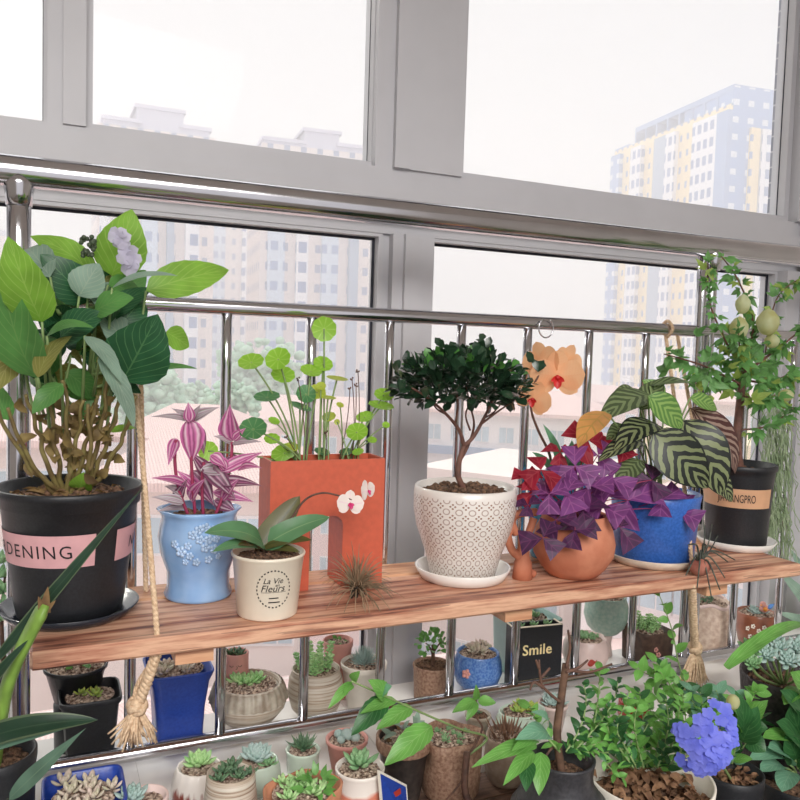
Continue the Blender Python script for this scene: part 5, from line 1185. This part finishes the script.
# ================================================================ nearest plants
ZST = ZC-.72
st = thing('plant_stand', 'dark metal plant stand carrying the big pots at the lower right', 'stand', (.85, -.38, ZST-.012))
M['darkmetal'] = simple('dark painted metal', (52,50,50), .5)
k = MB()
for i in range(8): k.box((.36, -.60+i*.056, ZST-.012), (1.35, -.60+i*.056+.05, ZST))
k.build('shelf_slats', M['darkmetal'], st, smooth=False)
for x in (.4, 1.3):
    for y in (-.58, -.19): MB().box((x-.012, y-.012, .0005), (x+.012, y+.012, ZST-.0125)).build('leg', M['darkmetal'], st, smooth=False)
# black ribbed round pot
c = P(563, 755, -.37); zs = ZC-.56
so_ = thing('stool', 'small dark stool under the black ribbed pot', 'stool', (c.x, c.y, zs-.01))
MB().lathe((c.x, c.y), [(.0005, zs-.012), (.056, zs-.012), (.058, zs-.006), (.056, zs-.0003), (.0005, zs-.0003)], 32).build('seat', M['darkmetal'], so_)
for a in (.6, 2.7, 4.7): MB().tube([(c.x+.04*cos(a), c.y+.04*sin(a), zs-.0125), (c.x+.052*cos(a), c.y+.052*sin(a), .002)], .007, 8).build('leg', M['darkmetal'], so_)
M['blackcer'] = simple('black matt ceramic', (58,58,62), .4, c2=(44,44,48), scale=300, bump=.2)
prB = [(0,.9),(.06,1.0),(.25,1.4),(.45,1.64),(.6,1.68),(.7,1.58),(.78,1.32),(.84,1.04),(.9,.97),(.96,1.0),(1,1.04)]
z_rows = [(t_, r_) for t_, r_ in prB]; fine = []
for (t0, r0), (t1, r1) in zip(z_rows, z_rows[1:]):
    n_ = 12 if t1 <= .8 else 3
    for i in range(n_): u_ = i/n_; tt = t0+(t1-t0)*u_; fine.append((tt, r0+(r1-r0)*u_))
fine = [(a, b*(1+(.03*sin(a*110) if a < .8 else 0))) for a, b in fine]+[prB[-1]]
t, p = sp('ribbed_black_pot', 'black round pot with grooved rings and a cut dry stem among green shoots', 563, 757, 62, -.37, fine, 'blackcer', z0=zs, soil=.9, sm='soil', seg=56)
yy = p.y; b = p.top
k = MB(); k.tube(poly([b-UP*.004, P(557,735,yy), P(561,700,yy), P(566,664,yy)], 5), [.0042,.0036], 9); k.build('trunk', M['trunk'], t)
for pts in (((560,702),(548,692),(541,682),(539,660)),((543,688),(534,682),(530,690)),((541,678),(550,668)),((539,668),(536,660)),((566,672),(578,668),(588,660)),((568,670),(590,672),(612,664)),((566,668),(570,648),(568,630)),((556,745),(550,750),(545,758))):
    MB().tube(poly([P(x, y, yy-.004) for x, y in pts], 5), [.0017,.001], 6).build('branch', M['brownstem'], t)
M['freshG'] = leafmat('fresh green leaf', (112,174,82), (160,206,124), 6, 1.1, .07, .35, .4, var=.25); M['freshD'] = leafmat('deep green leaf', (52,106,58), (90,140,84), 6, 1.1, .07, .3, .4, var=.3)
M['freshT'] = leafmat('teal green leaf', (120,172,142), (160,200,170), 6, 1.1, .07, .3, .4)
rf_ = random.Random(21)
def sprig(t, pts, Y, L, mt, n, w=.5, shape='ovate', r=.0011, sp_=.008, side=1.0):
    """a shoot with leaves along it: stem part with its leaves as one foliage part"""
    q = poly([P(x, y, Y+(i*.004)) if not isinstance(x, V) else x for i, (x, y) in enumerate(pts)], 8) if not isinstance(pts[0], V) else poly(pts, 8)
    s_ = MB(); s_.tube(q, [r, r*.5], 6); so__ = s_.build('stem', M['gstem'], t); k = MB()
    for i in range(n):
        f = (i+.6)/n; p = q[min(len(q)-1, int(f*(len(q)-1))+0)]; d0 = (q[min(len(q)-1, int(f*(len(q)-1))+1)]-q[max(0, int(f*(len(q)-1))-1)]).normalized()
        a = i*2.4; ax, sx, sy = frame(d0); d = (sx*cos(a)+sy*sin(a))*side+d0*.45; d = d.normalized(); l = L*rf_.uniform(.7, 1.15)
        k.leaf(p, p+d*l, l*w, UP*.8+tocam(p)*.5+V((rf_.uniform(-.5,.5),)*3), .1, .15, shape, 7, 4)
    k.build('foliage', M[mt], so__)
for pts, mt, L, n_ in ((((570,752),(590,735),(598,700),(600,668)),'freshG',.013,30),(((574,752),(606,738),(622,712),(630,690)),'freshG',.012,26),(((566,752),(580,728),(586,704),(584,684)),'freshD',.013,26),(((578,752),(612,752),(636,742),(648,724)),'freshD',.013,26),
                 (((560,752),(545,735),(536,720),(530,706)),'freshG',.014,14),(((572,750),(594,752),(612,770),(624,780)),'freshG',.012,20),(((575,750),(600,722),(614,700),(618,680)),'freshD',.012,26),(((580,752),(598,744),(610,720),(604,700)),'freshG',.012,26)):
    sprig(t, [(x, y) for x, y in pts], yy-.012, L, mt, n_, .5)
for bx, by, tx, ty, w, mt in ((549,742,530,730,0,'freshT'),(560,735,524,740,22,'freshT'),(548,745,480,768,17,'freshG'),(545,752,512,786,16,'freshG'),(538,760,535,792,18,'freshD'),(552,752,548,796,20,'freshG'),(548,740,520,752,14,'freshG'),(560,728,540,712,12,'freshT')):
    if not w: continue
    bx -= 11; tx -= 9
    k = MB(); lp(k, bx, by, tx, ty, w, yy-.015, yy-.04, 'ovate', .5, 0, .12, .18, n=10, m=6, wav=.01); k.build('leaf', M[mt], t)
# the sprawling shoot rises from the rough clay pot
c = P(468, 745, -.2); t = thing('seedling_shoot', 'long arching green shoot with toothed leaves reaching left over the small pots', 'plant', (c.x, c.y, ZBn))
pts = [V((c.x+.004, c.y-.045, ZBn+.0005)), P(466, 795, -.235), P(467, 752, -.225)]; MB().tube(poly(pts, 5), [.0042,.0038], 8).build('cut_trunk', M['brownstem'], t)
MB().tube(poly([P(467,756,-.225), P(487,738,-.222), P(460,729,-.225), P(420,712,-.235), P(385,696,-.24), P(351,681,-.245)], 6), [.0016,.0009], 7).build('stem', M['gstem'], t)
MB().tube(poly([P(467,758,-.225), P(482,730,-.222), P(476,716,-.22), P(476,700,-.22)], 6), [.0014,.0009], 7).build('stem', M['brownstem'], t)
MB().tube(poly([P(466,775,-.228), P(455,790,-.235), P(446,800,-.24)], 6), [.0012,.0009], 7).build('stem', M['brownstem'], t)
for bx, by, tx, ty, w, mt, a in ((388,697,351,736,22,'freshD',.5),(412,707,376,730,17,'freshG',.6),(432,726,384,766,24,'freshG',.4),(386,697,368,680,18,'freshG',.3),(352,682,328,709,10,'freshG',.5),(352,681,360,671,10,'freshG',.3),(380,694,392,686,14,'freshT',.6),(352,684,344,694,8,'freshG',.4),
                         (476,701,452,713,12,'freshG',.6),(477,702,466,721,9,'freshG',.3),(478,701,496,703,11,'freshG',.6),(476,700,476,684,7,'freshG',.2),(396,700,360,714,13,'freshG',.8)):
    k = MB(); lp(k, bx, by, tx, ty, w, -.235 if bx < 450 else -.22, -.25 if bx < 450 else -.23, 'ovate', a, .1, .1, .2, n=12, m=6, wav=.02, ser=.08); k.build('leaf', M[mt], t)
# white bowl with bush and litter
SW = ZST+.0004
t, p = sp('white_bowl', 'large white bowl full of dry leaves under a loose green bush', 650, 776, 122, -.37, [(0,.62),(.05,.66),(.6,.92),(.95,1.0),(1,1.02)], 'offwhite', z0=SW, soil=.9, sm='soil', seg=56)
k = MB()
for i in range(190):
    a, q = rnd.uniform(0, 6.3), p.rt*.9*rnd.random()**.5; c = p.top+V((q*cos(a), q*sin(a), .004+rnd.random()*.006)); d = rv().normalized(); d.z *= .4; k.leaf(c, c+d*rnd.uniform(.01,.024), .009, UP+rv(.6), .25, .35, 'ovate', 4, 2, wav=.12)
M['litter'] = simple('brown dry leaves', (176,136,104), .8, c2=(96,66,48), scale=60, trans=.1); k.build('leaf_litter', M['litter'], t, kind='stuff')
yy = p.y
for i in range(15):
    x = 592+i*8.5; top = rf_.uniform(684, 735); sprig(t, [(650+(x-650)*.4, 768), (650+(x-650)*.8, 745), (x, (top+745)/2), (x+rf_.uniform(-12,12), top)], yy+rf_.uniform(-.03,.04), .0145, 'freshG' if i % 3 else 'freshD', 22, .52)
# black pot with blue flowers
t, p = sp('potted_plumbago', 'bush in a round black pot with a ball of violet blue flowers', 733, 771, 58, -.29, 'cyl', 'blackpl', z0=SW, soil=.93, sm='soil', cat='potted plant')
yy = p.y; k = MB()
for i in range(50):
    a, q = rnd.uniform(0, 6.3), p.rt*.85*rnd.random()**.5; c = p.top+V((q*cos(a), q*sin(a), .004)); d = rv().normalized(); d.z *= .4; k.leaf(c, c+d*.014, .007, UP+rv(.6), .25, .35, 'ovate', 4, 2, wav=.12)
k.build('leaf_litter', M['litter'], t, kind='stuff')
SPR = [((728,764),(700,720),(680,690),(654,660)),((728,764),(712,730),(705,710),(700,692)),((730,764),(728,720),(722,705),(716,690)),((728,764),(690,740),(668,712),(650,690)),((732,764),(742,720),(752,700),(756,688)),((726,764),(684,722),(672,690),(660,664)),((732,764),(735,730),(738,715),(734,694)),
       ((728,764),(694,720),(674,690),(660,672)),((726,764),(676,735),(655,715),(640,700)),((732,764),(748,740),(760,720),(772,712)),((728,764),(706,725),(694,705),(690,690)),((728,764),(680,745),(664,735),(640,726)),((728,764),(696,712),(660,682),(636,668))]
for i, s_ in enumerate(SPR): sprig(t, list(s_), yy+.0+rf_.uniform(-.01,.06), .021, ('freshG','freshD','freshT','freshG')[i % 4], 22, .58)
sprig(t, [(700,720),(680,668),(672,630),(659,594)], yy+.09, .02, 'freshG', 14, .62)
for bx, by, tx, ty, w, mt in ((742,742,758,706,26,'freshD'),(740,735,735,690,22,'freshD'),(745,728,768,728,20,'freshD'),(738,730,716,712,18,'freshG'),(748,740,766,752,22,'freshD'),(735,720,722,694,18,'freshG'),(748,722,768,700,16,'freshG')):
    k = MB(); lp(k, bx, by, tx, ty, w, yy-.01, yy-.03, 'ovate', .5, .2, .12, .18, n=10, m=6); k.build('leaf', M[mt], t)
M['plumb'] = simple('violet blue petals', (108,120,226), .55, c2=(134,142,236), scale=60, trans=.3, bump=.05)
FC = P(704, 736, -.44); s_ = sc(FC)
for i in range(90):
    u = rf_.uniform(-1, 1); v = rf_.uniform(-1, 1)
    if u*u+v*v > 1: continue
    dx, dz = u*29+v*4, v*36; c = FC+_r0*dx*s_+UP*dz*s_-V((_fw.x,_fw.y,0))*(.02*math.sqrt(max(0, 1-u*u-v*v)))
    nn = (tocam(c)+_r0*u*.9+UP*(v*.9+.1)+rv(.25)).normalized(); d, sx, sy = frame(nn); k = MB(); R = rf_.uniform(6.5, 8.5)*s_
    for j in range(5): a = j*1.2566+i; e = sx*cos(a)+sy*sin(a); k.leaf(c, c+e*R, R*.85, nn, -.05, .05, 'petal', 5, 4)
    k.tube([c-nn*.002, c-nn*.014], .0006, 5); k.build('flower', M['plumb'], t)
MB().tube(poly([p.top, P(716,755,yy-.03), P(708,745,-.42)], 5), [.0018,.0012], 6).build('stem', M['gstem'], t)
k = MB(); k.ball(P(733,702,yy-.05), 8*s_, 10, 7, (1,1,1.15)); k.build('seed_pod', M['lantern'], t, 'pale yellow round pod')
# textured big black pot on the sill, and the lower right pot
t, p = sp('embossed_black_pot', 'big black pot with an embossed pattern and blue green succulents, right edge', 784, 674, 80, -.208, [(0,.78),(.05,.8),(.9,.98),(1,1.03)], simple('embossed black ceramic', (46,42,46), .5, c2=(70,64,66), scale=110, bump=1, bdist=.003), soil=.94, sm='soil', z0=SW)
for x, y, R, dy in ((752,650,17,-.03),(778,648,17,-.03),(798,650,18,-.03),(766,656,15,-.045),(788,662,16,-.05),(752,664,13,-.045),(806,664,16,-.045),(770,644,14,.0)):
    c = P(x, y, p.y+dy); ros(t, c, R*sc(c)/1.3, 'succB' if x > 765 else 'succG', 24, wid=.42, axis=(tocam(c)+UP*1.2)); MB().tube(bez(V((p.x, p.y, p.top.z-.002))+(c-p.top)*.5*V((1,1,0)).length*0, c-UP*.02, c, 5), .0018, 6).build('stem', M['gstem'], t)
k = MB(); lp(k, 726, 668, 812, 628, 14, p.y-.06, p.y-.02, 'strap', .8, 0, .14, .25, n=12); k.build('leaf', M['freshG'], t, 'long arching green blade')
t, p = sp('potted_peperomia', 'thick round leafed plant in a black pot at the lower right corner', 800, 776, 92, -.25, 'cyl', 'blackpl', z0=SW, soil=.93, sm='soil')
for bx, by, tx, ty, w, mt in ((790,765,768,748,22,'freshT'),(785,768,760,772,18,'freshT'),(795,760,785,735,26,'freshD'),(800,752,776,722,26,'freshD'),(802,740,790,705,24,'freshD'),(800,720,780,690,20,'freshD'),(806,700,790,672,24,'freshG'),(792,772,782,792,22,'freshT'),(800,770,812,745,26,'freshD'),(786,760,748,760,16,'freshT'),(802,690,784,705,18,'freshG'),(795,745,762,738,18,'freshG')):
    k = MB(); lp(k, bx, by, tx, ty, w, p.y-.01, p.y-.035, 'round', .5, -.2, .1, .2, n=8, m=6); k.build('leaf', M[mt], t)
    a = P(bx, by, p.y-.01); MB().tube(bez(p.top, (p.top+a)/2+UP*.01, a, 5), .0016, 6).build('stem', M['gstem'], t)
# grey green blades at the right edge
t, p = sp('potted_snake_plant', 'broad grey green blades rising at the right edge beyond the shelf end', 838, 640, 52, .08, 'cyl', 'blackpl', soil=.93, sm='soil', z0=Z0)
for bx, by, tx, ty, w in ((830,640,778,570,18),(832,640,790,548,16),(836,640,806,560,20),(828,640,776,612,14),(834,642,800,600,18)):
    k = MB(); lp(k, bx, by, tx, ty, w, p.y, p.y-.01, 'strap', .3, 0, .12, .2, n=12); k.build('leaf', M['hyG'], t)
# plant in the left foreground
t, p = sp('potted_lily', 'thick cut green stalk and long dark blades in a black pot, left foreground', -6, 752, 78, -.225, 'cyl', 'blackpl', z0=ZBn+.0004, soil=.93, sm='soil')
yy = p.y-.01; M['stalk'] = leafmat('thick yellow green leaf stalk', (132,170,76), (66,112,52), 0, 0, .3, .15, .4, var=.35); M['blade'] = leafmat('dark leaf blade', (36,62,46), (60,84,62), 0, 0, .12, .2, .35, edge=(96,112,84)); M['bladeG'] = leafmat('grey green leaf blade', (92,122,104), (120,148,122), 0, 0, .1, .2, .4)
k = MB(); q = poly([p.top-UP*.003, P(4,700,yy-.02), P(16,662,yy-.03), P(34,625,yy-.04), P(46,604,yy-.045)], 6); k.tube(q, [.0125,.0115]+[.011]*(len(q)-5)+[.0085,.0075,.006], 14, squash=.5); k.build('stalk', M['stalk'], t, 'thick yellow green cut stalk')
k = MB(); e = q[-1]
for dx, dy, w in ((4,-18,9),(-6,-8,8),(12,-4,6)): a = P(44, 612, e.y); k.leaf(a, P(44+dx, 604+dy, e.y-.003), w*sc(a)*1.4, tocam(a), .03, .2, 'grass', 5, 4)
k.build('torn_tip', M['dry'], t, 'dry torn end of the stalk')
for bx, by, tx, ty, w, mt, a, bend in ((-14,672,146,484,13,'blade',.2,.015),(-30,745,98,720,26,'blade',.6,.12),(-30,752,76,724,20,'bladeG',.4,.1),(8,800,86,728,17,'bladeG',.3,.03),(-20,700,28,640,12,'blade',.3,.1)):
    k = MB(); pb, pt = lp(k, bx, by, tx, ty, w, yy-.02, yy-.05, 'strap' if ty > 600 and by < 790 else 'lance', a, 0, bend, .2, n=18, m=6); k.build('leaf', M[mt], t)
    MB().tube(bez(p.top, (p.top+pb)/2, pb, 5), .0025, 6).build('leaf_base', M['gstem'], t)

# ---------------------------------------------------------------- families of look-alikes
for o in bpy.data.objects:
    if o.parent or 'category' not in o or 'group' in o: continue
    c_ = o['category']
    if c_ == 'tree': o['group'] = 'hazy trees beyond the roofs'
    elif c_ == 'saucer': o['group'] = 'saucers on the hanging shelf'
    elif c_ == 'rope': o['group'] = 'ropes carrying the hanging shelf'
    elif o.name.startswith('apartment_tower'): o['group'] = 'high towers in the haze'
    elif c_ == 'building': o['group'] = 'low buildings across the street'
    elif c_ == 'potted plant' and o.location.y > .02: o['group'] = 'small potted plants between railing and window'
    elif c_ == 'potted plant' and abs(o.location.z-Z0) < .001: o['group'] = 'small potted plants on the sill before the railing'
    elif c_ == 'potted plant' and abs(o.location.z-ZBn) < .001: o['group'] = 'small potted plants on the low bench'
